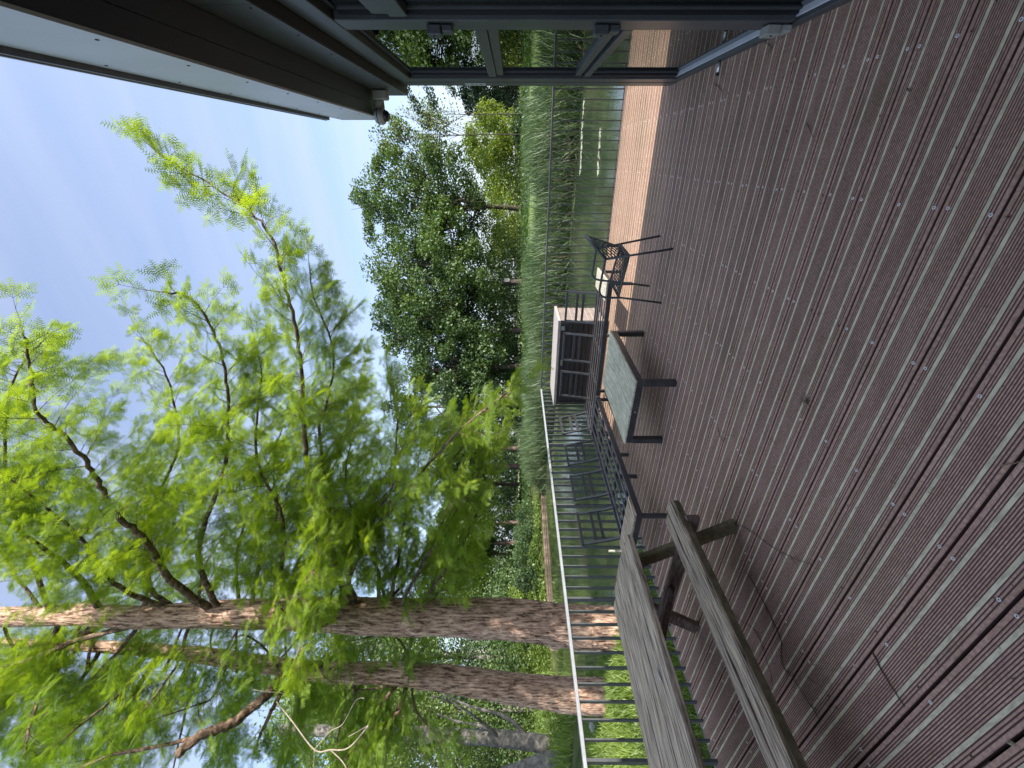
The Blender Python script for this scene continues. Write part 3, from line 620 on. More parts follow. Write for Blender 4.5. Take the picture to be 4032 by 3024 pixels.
def weave(q, n, m_, sag, depth=0.006):
    mb = MB()
    for fam in (0, 1):
        for i in range(-m_+1, n):
            pts = []
            for s_ in range(0, 2*m_+1):
                v = s_/(2*m_); u = (i+v*m_ if fam == 0 else i+m_-v*m_)/n
                if 0 <= u <= 1: pts.append(cc_(quadpt(q, u, v, sag)+Vector((0, 0, depth*math.sin(math.pi*s_+fam*math.pi)))))
            if len(pts) > 1: mb.tube(pts, 0.0052, n=5, cap=False)
    return mb
weave(sq, 8, 7, 0.02).build('seat_weave', M_rope, CH)
# woven back: surface between seat rear edge and the hoop
bq_b0, bq_b1 = Vector((-0.900, 4.372, 0.455)), Vector((-0.875, 4.825, 0.455))
def backpt(u, v):
    h_ = hoop[min(len(hoop)-1, max(0, int(round(u*(len(hoop)-1)))))]; b_ = bq_b0.lerp(bq_b1, u); bow = 0.05*math.sin(math.pi*u)
    p = b_.lerp(h_, v); return Vector((p.x+bow*(1-v)*0.9, p.y, p.z))
mb = MB(); nU, nV = 7, 6
for fam in (0, 1):
    for i in range(-nV+1, nU):
        pts = []
        for s_ in range(0, 2*nV+1):
            v = s_/(2*nV); u = (i+v*nV if fam == 0 else i+nV-v*nV)/nU
            if 0 <= u <= 1: pts.append(cc_(backpt(u, v)))
        if len(pts) > 1: mb.tube(pts, 0.0055, n=5, cap=False)
mb.build('back_weave', M_rope, CH)
MB().tube([cc_(backpt(u/8, 0)) for u in range(9)], 0.011, n=6).build('back_lower_bar', M_rope, CH)

# ------------------------------------------------------------------ picnic table
PT = empty('picnic_table', (-2.93, 0.85, 0), 0, 'weathered grey wooden picnic table with attached bench by the left railing', 'picnic table')
L0, L1 = -1.55, 1.33          # along y, far end at y = 2.18
def plank(name, x0, x1, z0, z1, e0, e1, m_, seed, worn=0.010):
    """long board with slightly worn, uneven far end"""
    bm = bmesh.new(); bmesh.ops.create_cube(bm, size=1.0)
    for v in bm.verts: v.co = Vector(((x0+x1)/2+v.co.x*(x1-x0), (e0+e1)/2+v.co.y*(e1-e0), (z0+z1)/2+v.co.z*(z1-z0)))
    bmesh.ops.subdivide_edges(bm, edges=[e for e in bm.edges if abs((e.verts[0].co-e.verts[1].co).y) > 0.5], cuts=16)
    rr = random.Random(seed)
    bmesh.ops.bevel(bm, geom=[e for e in bm.edges if e.is_manifold and e.calc_face_angle(0) > 0.6], offset=worn*0.7, segments=2, affect='EDGES')
    for v in bm.verts: v.co += Vector((rr.uniform(-1, 1), rr.uniform(-1, 1), rr.uniform(-1, 1)))*0.0012
    me = bpy.data.meshes.new(name); bm.to_mesh(me); bm.free(); me.materials.append(m_)
    for p in me.polygons: p.use_smooth = False
    return link(name, me, PT)
xs = [0.47, 0.325, 0.180, 0.035, -0.110, -0.255]; wds = 0.141
ends = [1.29, 1.335, 1.345, 1.345, 1.33, 1.28]
for i, (xr, e) in enumerate(zip(xs, ends)):
    plank('table_board', xr-wds, xr, 0.706, 0.745, L0, e, M_woodgrey, i, 0.007)
for k, (a, b_) in enumerate(((0.515, 0.612), (0.618, 0.735))): plank('seat_board', a, b_, 0.405, 0.447, L0, 1.37+0.015*k, M_woodgrey, 20+k, 0.012)
for k, (a, b_) in enumerate(((-0.735, -0.618), (-0.612, -0.515))): plank('seat_board', a, b_, 0.405, 0.447, L0, 1.37, M_woodgrey, 30+k, 0.012)
MB().box(0.725, 0.742, L0, 1.36, 0.385, 0.425).build('seat_edge_strip', M_woodgreen, PT)
for ye in (1.19, -1.30):
    MB().bar((-0.80, ye, 0.355), (0.76, ye, 0.355), 0.045, 0.095, ch=0.004).build('cross_beam', M_woodbrown, PT)
    for s_ in (-1, 1):
        MB().bar((s_*0.19, ye+0.048, 0.700), (s_*0.63, ye+0.048, 0.0), 0.045, 0.105, up=(1, 0, 0.3), ch=0.004).build('leg', M_woodbrown if s_ < 0 else M_woodgreen, PT)
        for dz in (0, 0.05): MB().tube([(s_*0.43+dz*0.6, ye-0.024, 0.34+dz*0.4), (s_*0.43+dz*0.6, ye-0.034, 0.34+dz*0.4)], 0.011, n=8).build('bolt', M_black, PT)
    MB().bar((-0.36, ye-0.05, 0.672), (0.36, ye-0.05, 0.672), 0.045, 0.062, ch=0.004).build('top_batten', M_woodbrown, PT)
    MB().bar((0, ye-0.03*math.copysign(1, ye), 0.37), (0, ye-0.62*math.copysign(1, ye), 0.67), 0.09, 0.04, ch=0.004).build('diagonal_brace', M_woodbrown, PT)
MB().tube([(0.30, 0.45, 0.748), (0.32, 0.40, 0.753), (0.325, 0.37, 0.748)], [0.004, 0.006, 0.004], n=6).build('bird_dropping', M_white, PT)
# ------------------------------------------------------------------ twigs and litter on the deck
def twig(label, pts, r=0.0022, m_=M_twig, side=0, z=0.004, grp=None):
    base = pxz(*pts[0], 0); P_ = []
    for i, (a, b_) in enumerate(pts):
        q = pxz(a, b_, 0); P_.append(Vector((q.x-base.x, q.y-base.y, z+0.003*math.sin(i*1.9))))
    t = empty('twig', (base.x, base.y, 0), 0, label, 'twig', 'twigs lying on the deck')
    sp = smooth(P_, 5); n = len(sp)
    jit = random.Random(len(label)*7+int(pts[0][0]))
    sp = [p+Vector((jit.uniform(-1, 1), jit.uniform(-1, 1), 0))*0.0025 for p in sp]
    MB().tube(sp, [r*(1-0.55*i/n) for i in range(n)], n=6).build('stem', m_, t)
    for k in range(side):
        i = jit.randrange(n//4, n-2); d_ = (sp[i+1]-sp[i]).normalized(); q = Vector((-d_.y, d_.x, 0))*jit.choice((-1, 1))
        MB().tube([sp[i], sp[i]+(d_+q*0.7)*0.02, sp[i]+(d_*1.6+q)*0.032], [r*0.6, r*0.5, r*0.25], n=5).build('side_shoot', m_, t)
def q8(*p): return [(2688+x/1.6458, 2016+y/1.6458) for x, y in p]
def q5(*p): return [(2688+x/1.6458, 1008+y/1.6458) for x, y in p]
def q3(*p): return [(2688+x/1.6458, 0+y/1.6458) for x, y in p]
twig('long pale curved twig on the boards right of the bench seat', q8((375, 85), (460, 130), (560, 210), (680, 280), (790, 322), (855, 335)), 0.0034, M_twig, 2)
twig('long dark crooked twig beside the bench running toward the viewer', q8((430, 410), (470, 470), (560, 650), (640, 830), (650, 980), (740, 1110), (880, 1330)), 0.0030, M_rtwig, 6)
twig('straight brown stick lying across a board in the lower foreground', q8((1235, 910), (1330, 1080), (1445, 1265)), 0.0034, M_rtwig)
twig('short pale bent twig left of the straight brown stick', q8((850, 992), (900, 984), (970, 1003)), 0.0022, M_deadw)
twig('thin red twig under the end of the bench seat', q8((290, 640), (380, 700), (480, 780), (560, 1000), (590, 1120)), 0.0022, M_rtwig, 5)
twig('small forked twig close to the long pale twig', q8((240, 300), (330, 350), (385, 405)), 0.0022, M_twig, 2)
twig('small light twig piece between bench and the dark twig', q8((405, 390), (440, 405), (485, 412)), 0.0026, M_twig)
twig('reddish twig in front of the long dark twig', q8((815, 1065), (850, 1095), (875, 1118)), 0.0020, M_rtwig)
twig('twig with a fork on the boards left of the debris clump', q5((230, 1110), (262, 1195), (300, 1165), (340, 1165)), 0.0024, M_twig, 1)
twig('short stick near the fork-shaped twig', q5((548, 1180), (580, 1190), (605, 1215)), 0.0022, M_twig)
twig('curved grass stem lying in a board gap', q5((2060, 1358), (2130, 1350), (2212, 1330)), 0.0030, M_deadleaf)
twig('straight twig on the boards in front of the low table', q5((170, 300), (175, 400), (165, 520)), 0.0020, M_twig)
twig('thin twig by the facade pointing at the door stop', q3((208, 548), (240, 565), (262, 598)), 0.0028, M_twig)
twig('twig on the middle boards away from the facade', q3((805, 795), (830, 840), (850, 890)), 0.0024, M_twig)
twig('bent twig touching the facade sill', q3((700, 190), (660, 235), (600, 280), (555, 340)), 0.0030, M_twig, 1)
twig('short twig crossing beside the bent twig at the sill', q3((515, 245), (550, 280), (575, 300)), 0.0028, M_twig)
twig('dark twig under the picnic table near the railing', [(2960, 2560), (2990, 2640), (3010, 2700)], 0.0022, M_rtwig, 2)
# clump of needles
cp = pxz(*q5((805, 935))[0], 0); mb = MB()
for i in range(90):
    a = random.uniform(0, 6.28); r_ = abs(random.gauss(0, 0.022)); p = Vector((r_*math.cos(a), r_*math.sin(a)*1.3, random.uniform(0.002, 0.016))); b_ = random.uniform(0, 6.28); l_ = random.uniform(0.008, 0.02)
    mb.tube([p, p+Vector((math.cos(b_), math.sin(b_), random.uniform(-0.3, 0.3)))*l_], 0.0008, n=3, cap=False)
tag(mb.build('debris_clump', M_twig, None, (cp.x, cp.y, 0)), 'round clump of dry needles lying on the boards', 'debris')
def leaf(label, p, s_, m_, seed):
    rr = random.Random(seed); q = pxz(*p, 0); mb = MB(); n = 7; vs = [(0, 0, 0.006)]
    for i in range(n): a = 2*math.pi*i/n; r_ = s_*rr.uniform(0.5, 1.0)*(1.6 if i in (0,) else 1); vs.append((r_*math.cos(a), r_*math.sin(a)*0.6, rr.uniform(0.001, 0.012)))
    mb.add(vs, [(0, 1+i, 1+(i+1) % n) for i in range(n)]); o = mb.build('dead_leaf', m_, None, (q.x, q.y, 0.001)); o.rotation_euler = (0, 0, rr.uniform(0, 6)); tag(o, label, 'leaf', 'dead leaves on the deck')
leaf('pale curled leaf at the bottom corner of the foreground', q8((2145, 1500))[0], 0.014, M_deadleaf, 1)
leaf('yellowish crumpled leaf beyond the end of the bench seat', (2200+1712/2.765, 1850+500/2.765), 0.022, M_deadleaf, 2)
leaf('tiny white petal on the boards below the straight brown stick', q8((1118, 990))[0], 0.008, M_white, 3)
leaf('pale leaf fragment on the sunlit side of the boards near the chair shadow', q3((104, 1110))[0], 0.014, M_deadleaf, 4)
leaf('white fluff speck on the boards right of the middle', q5((1800, 405))[0], 0.008, M_white, 5)
leaf('white fragment lying near the facade sill', q3((738, 382))[0], 0.010, M_white, 6)
leaf('second white fragment close to the sill', q3((818, 268))[0], 0.010, M_white, 7)
leaf('pale bone-like fragment touching the sill', q3((605, 240))[0], 0.014, M_deadleaf, 8)
leaf('small brown needle tuft on the right-hand boards', q3((1475, 580))[0], 0.016, M_twig, 9)
# fine flecks of bark and needles all over the boards
mb = MB(); rr = random.Random(5)
for i in range(1500):
    x, y = rr.uniform(-4.1, 0.62), rr.uniform(0.1, 7.2)**1.0; a = rr.uniform(0, 6.28); l_ = rr.uniform(0.002, 0.009); w_ = rr.uniform(0.0008, 0.002)
    c_, s_ = math.cos(a), math.sin(a); z = 0.0012
    mb.add([(x-c_*l_-s_*w_, y-s_*l_+c_*w_, z), (x+c_*l_-s_*w_, y+s_*l_+c_*w_, z), (x+c_*l_+s_*w_, y+s_*l_-c_*w_, z+0.001), (x-c_*l_+s_*w_, y-s_*l_-c_*w_, z+0.001)], [(0, 1, 2, 3)], rr.randrange(3))
tag(mb.build('litter', [M_twig, M_deadleaf, M_rtwig]), 'fine bark and needle flecks scattered over the boards', 'litter', kind='stuff')

# ================================================================== vegetation
def rvec(n): return nrm(RNG.normal(size=(n, 3)))
# ---- feathery metasequoia sprays
def frond_tmpl(n):
    """one spray: n leaflets left and right in turn on a shared midrib, so the whole spray is one piece"""
    v = [(0.02+0.93*k/n, 0, 0) for k in range(n+1)]; f = []
    for k in range(n):
        w_ = 0.33*math.sin(math.pi*(0.22+0.68*k/(n-1)))+0.06; s_ = 1 if k % 2 else -1
        b = len(v); v.append((v[k][0]+0.13, s_*w_, -0.03)); f.append((k, k+1, b) if s_ > 0 else (k+1, k, b))
    return np.array(v, float), np.array(f)
T_MID, T_FAR = frond_tmpl(9), frond_tmpl(7)
class Spray:
    def __init__(s): s.P = []; s.A = []; s.N = []; s.S = []; s.tw = MB()
    def subtwig(s, p, d, ln, sp, size, up):
        """fronds both sides of a short twig"""
        n = max(2, int(ln/sp)); d = d.normalized()
        side = d.cross(up); side = side.normalized() if side.length > 1e-4 else Vector((1, 0, 0))
        q = p.copy(); dd = d.copy()
        for i in range(n):
            dd = (dd+Vector((0, 0, -0.035))).normalized(); q = q+dd*sp
            for sg in (-1, 1):
                if random.random() < 0.12: continue
                a = (dd*0.62+side*sg*0.85+Vector((0, 0, -0.18+random.uniform(-0.22, 0.22)))).normalized()
                s.P.append(q[:]); s.A.append(a[:]); s.N.append((up+Vector((random.uniform(-.8, .8), random.uniform(-.8, .8), 0)))[:]); s.S.append(size*random.uniform(0.7, 1.15)*(1-0.25*i/n))
        s.P.append(q[:]); s.A.append(dd[:]); s.N.append(up[:]); s.S.append(size)
        s.tw.tube([p, q], [0.0024, 0.001], n=3, cap=False)
    def secondary(s, p, d, ln, sp, size, droop, gapt=0.12):
        """side branch carrying subtwigs"""
        d = d.normalized(); n = max(3, int(ln/gapt)); q = p.copy(); pts = [p.copy()]
        for i in range(n):
            d = (d+Vector((random.uniform(-.10, .10), random.uniform(-.10, .10), -droop*random.uniform(0.5, 1.4)+random.uniform(-.05, .05)))).normalized()
            q = q+d*(ln/n); pts.append(q.copy())
            up = Vector((random.uniform(-.9, .9), random.uniform(-.9, .9), 1)).normalized()
            side = d.cross(up).normalized()
            for sg in (-1, 1):
                if random.random() < 0.15: continue
                s.subtwig(q, d*0.7+side*sg*0.75+Vector((0, 0, -0.12)), random.uniform(0.16, 0.30)*(1-0.45*i/n), sp, size, up)
        s.subtwig(q, d, 0.15, sp, size, up)
        s.tw.tube(pts, [0.006*(1-0.75*i/n) for i in range(n+1)], n=4, cap=False)
    def limb(s, pts, r0, r1, ln=0.8, every=0.16, sp=0.034, size=0.10, droop=0.06, start=0.12, gapt=0.12, bare=None, wood=None, ends=True):
        sp_ = smooth(pts, 6); L_ = [0]
        for a, b_ in zip(sp_[:-1], sp_[1:]): L_.append(L_[-1]+(b_-a).length)
        T_ = L_[-1]; n = len(sp_)
        wob_ = [p+Vector((random.uniform(-1, 1), random.uniform(-1, 1), random.uniform(-1, 1)))*r0*0.22*(1 if 0 < i < n-1 else 0) for i, p in enumerate(sp_)]
        (wood or s.tw).tube(wob_, [r0+(r1-r0)*(l_/T_)**0.8 for l_ in L_], n=9, cap=True)
        t = T_*start; k = 0
        while t < T_:
            j = max(i for i in range(n-1) if L_[i] <= t); f_ = (t-L_[j])/max(1e-6, L_[j+1]-L_[j]); p = sp_[j].lerp(sp_[j+1], f_); d = (sp_[j+1]-sp_[j]).normalized()
            a = random.uniform(0, 6.28) if random.random() < 0.35 else (0 if k % 2 else math.pi)+random.uniform(-.6, .6)
            hor = d.cross(Vector((0, 0, 1))); hor = hor.normalized() if hor.length > 0.05 else Vector((1, 0, 0)); ver = hor.cross(d)
            o_ = hor*math.cos(a)+ver*math.sin(a)
            prof = (0.45+0.9*math.sin(math.pi*min(1, 0.15+0.8*t/T_)))*(1.0 if t/T_ < 0.8 else 1-(t/T_-0.8)*2.8)
            if bare is None or not (bare[0] < t/T_ < bare[1]):
                s.secondary(p, d*0.55+o_*0.8, ln*prof*random.uniform(0.55, 1.2), sp, size, droop, gapt)
            t += every*random.uniform(0.6, 1.4); k += 1
        if ends: s.secondary(sp_[-1], sp_[-1]-sp_[-2], ln*0.45, sp, size, droop, gapt)
    def build(s, parent, tmpl, lm, nm='crown', cull=True):
        P = np.array(s.P, float); A = nrm(np.array(s.A, float)); Nn = np.array(s.N, float); S_ = np.array(s.S, float)
        if cull:     # sprays that the frame can never show are not needed
            d = P-np.array(EYE); z = d@np.array(W_AX); a = d@np.array(R_AX)/np.maximum(z, .1)*F_PX; b = d@np.array(U_AX)/np.maximum(z, .1)*F_PX
            k = (z > 0.8) & (np.abs(a) < 1800) & (np.abs(b) < 2330); P, A, Nn, S_ = P[k], A[k], Nn[k], S_[k]
        Bv = nrm(np.cross(Nn, A)); Cv = np.cross(A, Bv)
        parent_loc = np.array(parent.location); me = batch(nm, tmpl[0], tmpl[1], P-parent_loc, A, Bv, Cv, S_, S_, lm)
        print(nm, parent.name, len(P), 'sprays', len(P)*len(tmpl[1]), 'tris')
        o = link(nm, me, parent); tag(o, kind='stuff')
        mb_ = s.tw; mb_.v = [(a_[0]-parent.location[0], a_[1]-parent.location[1], a_[2]-parent.location[2]) for a_ in mb_.v]
        mb_.build('branches', M_bark2, parent)
        return o
def trunk_mesh(pts, rs, n=48, seg=0.05, rough=0.06, ridges=11, knots=()):
    """bark-covered trunk with vertical ridges and knots, displaced for real"""
    sp_ = smooth(pts, 8); L_ = [0]
    for a, b_ in zip(sp_[:-1], sp_[1:]): L_.append(L_[-1]+(b_-a).length)
    rr_ = np.interp(np.array(L_)/L_[-1], np.linspace(0, 1, len(rs)), rs)
    m = int(L_[-1]/seg); T_ = np.linspace(0, L_[-1], m); C_ = np.array([[p.x, p.y, p.z] for p in sp_])
    cen = np.stack([np.interp(T_, L_, C_[:, i]) for i in range(3)], 1); rad = np.interp(T_, L_, rr_)
    th = np.linspace(0, 2*np.pi, n, endpoint=False); TH, ZZ = np.meshgrid(th, T_)
    ph = RNG.uniform(0, 6.28, 12)
    g_ = np.abs(np.sin(TH*ridges+1.1*np.sin(ZZ*1.7+ph[0])+0.7*np.sin(ZZ*4.3+TH*2+ph[1])))**0.7
    g2 = np.abs(np.sin(TH*ridges*1.9+1.3*np.sin(ZZ*2.9+ph[2])+ph[3]))
    d = rough*(0.6*g_+0.4*g2-0.5)+0.35*rough*np.sin(TH*3+ZZ*1.1+ph[4])+0.3*rough*np.sin(TH*2-ZZ*2.3+ph[5]) + rough*0.25*RNG.normal(size=TH.shape)
    for kz, kt, ks, ka in knots: d += ka*np.exp(-(((ZZ-kz)/ks)**2+(np.angle(np.exp(1j*(TH-kt)))*np.interp(kz, T_, rad)/ks)**2))
    R_ = rad[:, None]*(1+d)
    V = np.stack([cen[:, None, 0]+R_*np.cos(TH), cen[:, None, 1]+R_*np.sin(TH), np.broadcast_to(cen[:, None, 2], TH.shape)], -1).reshape(-1, 3)
    i = (np.arange(m-1)[:, None]*n+np.arange(n)[None]).ravel(); j = (np.arange(m-1)[:, None]*n+(np.arange(n)[None]+1) % n).ravel()
    return V, np.stack([i, j, j+n, i+n], 1)
def trunk(parent, pts, rs, m_, **k):
    V, Fc = trunk_mesh(pts, rs, **k); V = V-np.array(parent.location)
    return link('trunk', np_mesh('trunk', V, Fc, m_, True), parent)

# ---- the two redwoods by the railing
b1 = px(2440, 2481, 8.0); b1.z = -0.75
t1 = empty('redwood_tree', b1, 0, 'larger redwood behind the railing, reddish ridged trunk, bright feathery limbs reaching over the deck', 'tree', 'redwoods at the pond edge')
p1 = [b1, px(2330, 2471, 8.0), px(2225, 2461, 8.0), px(1952, 2436, 8.0), px(1648, 2428, 8.0), px(1496, 2424, 8.0), px(1154, 2416, 8.0), px(850, 2420, 8.0), px(547, 2430, 8.0), px(304, 2418, 8.0), px(40, 2428, 8.1), px(-500, 2430, 8.3)]
trunk(t1, p1, [0.41, 0.37, 0.335, 0.32, 0.305, 0.275, 0.225, 0.195, 0.185, 0.175, 0.13, 0.06], M_bark, n=72, seg=0.045, rough=0.085, ridges=13,
      knots=[(1.55, 4.0, 0.13, 0.16), (1.05, 4.6, 0.2, 0.10), (3.0, 4.3, 0.16, 0.12), (3.5, 3.6, 0.14, 0.12), (4.2, 4.9, 0.18, 0.14), (4.5, 3.9, 0.14, 0.12), (5.0, 5.0, 0.15, 0.16)])
def lp(*a):   # limb through photograph pixels with forward distances
    return [px(*q) for q in a]
wd1 = MB(); S1 = Spray()
LIMBS1 = [
 (lp((870, 2400, 8.0), (851, 2378, 7.9), (788, 2236, 7.6), (788, 2125, 7.3), (843, 1960, 6.8), (890, 1818, 6.4), (897, 1651, 6.0), (893, 1500, 5.7), (850, 1330, 5.4), (760, 1180, 5.2), (640, 1150, 5.0)), .060, .012, .85, (0.02, 0.18)),
 (lp((840, 2410, 8.0), (819, 2393, 7.9), (670, 2283, 7.4), (575, 2125, 7.0), (465, 2031, 6.7), (394, 1913, 6.3), (339, 1818, 6.0), (236, 1700, 5.7), (145, 1616, 5.5), (120, 1450, 5.3), (90, 1300, 5.2)), .080, .012, .9, (0, 0.22)),
 (lp((740, 2420, 8.1), (591, 2315, 8.2), (583, 2094, 8.1), (615, 1968, 8.0), (654, 1881, 7.9), (701, 1763, 7.8), (690, 1600, 7.6), (640, 1450, 7.4), (560, 1330, 7.2)), .055, .012, .9, (0, 0.2)),
 (lp((720, 2420, 8.0), (678, 2401, 8.0), (504, 2330, 7.7), (410, 2250, 7.5), (300, 2100, 7.2), (160, 1980, 6.9), (0, 1860, 6.6)), .060, .012, .9, (0, 0.15)),
 (lp((400, 2410, 8.0), (300, 2260, 7.6), (102, 2110, 7.0), (0, 2039, 6.8), (-120, 1900, 6.4)), .065, .015, .9, (0, 0.1)),
 (lp((200, 2420, 8.0), (120, 2200, 7.6), (40, 1950, 7.2), (20, 1700, 6.8), (60, 1480, 6.4), (160, 1350, 6.2)), .05, .01, .85, None),
 # long limb with its bright tip high over the roof corner
 (lp((1400, 2420, 8.0), (1360, 2330, 7.8), (1325, 2230, 7.5), (1286, 2110, 7.1), (1247, 1976, 6.7), (1223, 1897, 6.4), (1199, 1724, 6.0), (1185, 1441, 5.5), (1158, 1260, 5.2), (1110, 1079, 5.0), (1067, 933, 4.9), (965, 815, 4.8), (791, 705, 4.75), (681, 642, 4.7), (610, 590, 4.7)), .070, .006, .62, None),
 (lp((1300, 2150, 7.2), (1260, 1709, 6.3), (1276, 1630, 6.1), (1315, 1441, 5.8), (1300, 1330, 5.6), (1240, 1180, 5.4), (1220, 1060, 5.3)), .040, .008, .55, None),
 (lp((1420, 2420, 8.0), (1373, 2290, 7.7), (1436, 2157, 7.3), (1499, 2055, 7.0), (1578, 1960, 6.7), (1640, 1880, 6.5), (1720, 1790, 6.2), (1800, 1700, 6.0), (1900, 1620, 5.8), (1980, 1560, 5.7), (2050, 1500, 5.6)), .055, .010, .62, (0, 0.12)),
 (lp((1373, 2250, 7.6), (1388, 2165, 7.3), (1452, 2047, 7.0), (1540, 1930, 6.7), (1560, 1760, 6.4), (1560, 1600, 6.2), (1530, 1480, 6.0)), .035, .008, .70, None),
 (lp((1520, 2420, 8.0), (1560, 2250, 7.8), (1609, 2000, 7.4), (1711, 1881, 7.2), (1790, 1800, 7.0), (1846, 1724, 6.9), (1880, 1640, 6.8)), .045, .008, .60, None),
 (lp((1600, 2420, 8.0), (1664, 2370, 7.9), (1735, 2270, 7.7), (1806, 2173, 7.5), (1850, 2080, 7.3), (1900, 1970, 7.2), (1930, 1890, 7.1)), .040, .008, .55, (0, 0.2)),
 (lp((990, 2420, 8.0), (995, 2362, 7.9), (1015, 2240, 7.7), (1034, 2141, 7.6), (1089, 2031, 7.4), (1080, 1900, 7.2), (1040, 1800, 7.0)), .050, .010, .80, (0, 0.15)),
 (lp((1495, 2400, 8.0), (1490, 2320, 7.8), (1487, 2252, 7.6), (1440, 2130, 7.4), (1380, 1990, 7.2), (1360, 1850, 7.0), (1400, 1700, 6.8)), .040, .008, .75, None),
 (lp((1180, 2420, 8.0), (1110, 2290, 7.5), (1120, 2150, 7.1), (1100, 2000, 6.9), (1020, 1840, 6.7), (1010, 1660, 6.5), (1030, 1480, 6.3), (1000, 1330, 6.2)), .05, .01, .80, None),
 (lp((1250, 2430, 8.2), (1330, 2280, 8.4), (1400, 2080, 8.5), (1500, 1900, 8.5), (1600, 1740, 8.5), (1640, 1620, 8.4)), .04, .008, .95, None),
 (lp((1100, 2430, 8.2), (1160, 2250, 8.3), (1250, 2000, 8.3), (1330, 1800, 8.2), (1400, 1600, 8.0), (1420, 1480, 7.9)), .04, .008, .95, None),
 (lp((1450, 2430, 8.1), (1560, 2330, 8.3), (1680, 2160, 8.4), (1760, 2020, 8.4), (1800, 1900, 8.4)), .04, .008, .85, None),
 (lp((950, 2430, 8.3), (930, 2200, 8.5), (1000, 1950, 8.6), (1090, 1750, 8.5), (1130, 1600, 8.4)), .04, .008, .95, None),
 (lp((1560, 2430, 8.0), (1620, 2300, 7.6), (1740, 2100, 7.2), (1900, 1850, 6.8), (1960, 1720, 6.6)), .035, .008, .5, None),
 (lp((1330, 2440, 7.9), (1240, 2480, 6.9), (1180, 2540, 6.2), (1180, 2640, 5.9)), .035, .008, .55, None),
 (lp((1150, 2430, 8.0), (1090, 2380, 7.0), (1180, 2330, 6.4), (1250, 2200, 6.0), (1230, 2060, 5.8)), .035, .008, .60, None),
 (lp((1680, 2430, 8.0), (1720, 2340, 8.2), (1800, 2260, 8.4), (1870, 2160, 8.5)), .03, .006, .5, None),
 (lp((430, 2445, 8.0), (418, 2447, 8.0), (260, 2534, 8.2), (158, 2589, 8.3), (0, 2707, 8.5), (-80, 2760, 8.6)), .085, .04, .7, (0, 0.4)),
 (lp((540, 2445, 8.0), (520, 2463, 8.0), (315, 2518, 7.9), (158, 2581, 7.8), (0, 2629, 7.7)), .060, .03, .7, (0, 0.4)),
 (lp((235, 2440, 8.0), (215, 2500, 8.1), (160, 2570, 8.2), (100, 2660, 8.3), (0, 2800, 8.4), (-60, 2860, 8.4)), .055, .02, .7, (0, 0.3)),
 (lp((560, 2440, 8.0), (528, 2487, 8.1), (457, 2573, 8.2), (378, 2652, 8.3), (300, 2760, 8.5), (240, 2860, 8.7)), .045, .012, .7, (0, 0.3)),
 (lp((760, 2440, 8.0), (741, 2463, 8.0), (709, 2589, 7.6), (640, 2700, 7.2), (560, 2800, 7.0)), .040, .010, .6, (0, 0.3)),
]
for pts, r0, r1, ln, bare in LIMBS1:
    S1.limb(pts, r0, r1, ln=ln, every=0.10, sp=0.042, size=0.135, droop=0.06, bare=bare, wood=wd1, gapt=0.11)
S1.build(t1, T_MID, L_meta)
wd1.v = [(a[0]-b1.x, a[1]-b1.y, a[2]-b1.z) for a in wd1.v]; wd1.build('limbs', M_bark2, t1)

b2 = px(2400, 2745, 8.8); b2.z = -0.65
t2 = empty('redwood_tree', b2, 0, 'second redwood with leaning dappled trunk and a thick sawn-off limb, left of the larger redwood', 'tree', 'redwoods at the pond edge')
p2 = [b2, px(2300, 2738, 8.8), px(2230, 2733, 8.8), px(2040, 2712, 8.8), px(1830, 2683, 8.8), px(1648, 2660, 8.8), px(1500, 2650, 8.85), px(1255, 2642, 8.9), px(1000, 2610, 9.0), px(700, 2570, 9.2), px(300, 2540, 9.4), px(-200, 2520, 9.6)]
trunk(t2, p2, [0.335, 0.30, 0.27, 0.225, 0.205, 0.175, 0.165, 0.14, 0.12, 0.10, 0.08, 0.05], M_bark, n=60, seg=0.05, rough=0.085, ridges=11,
      knots=[(2.4, 4.1, 0.10, 0.12), (4.0, 3.4, 0.16, 0.16), (4.2, 4.6, 0.10, 0.15)])
wd2 = MB(); S2 = Spray()
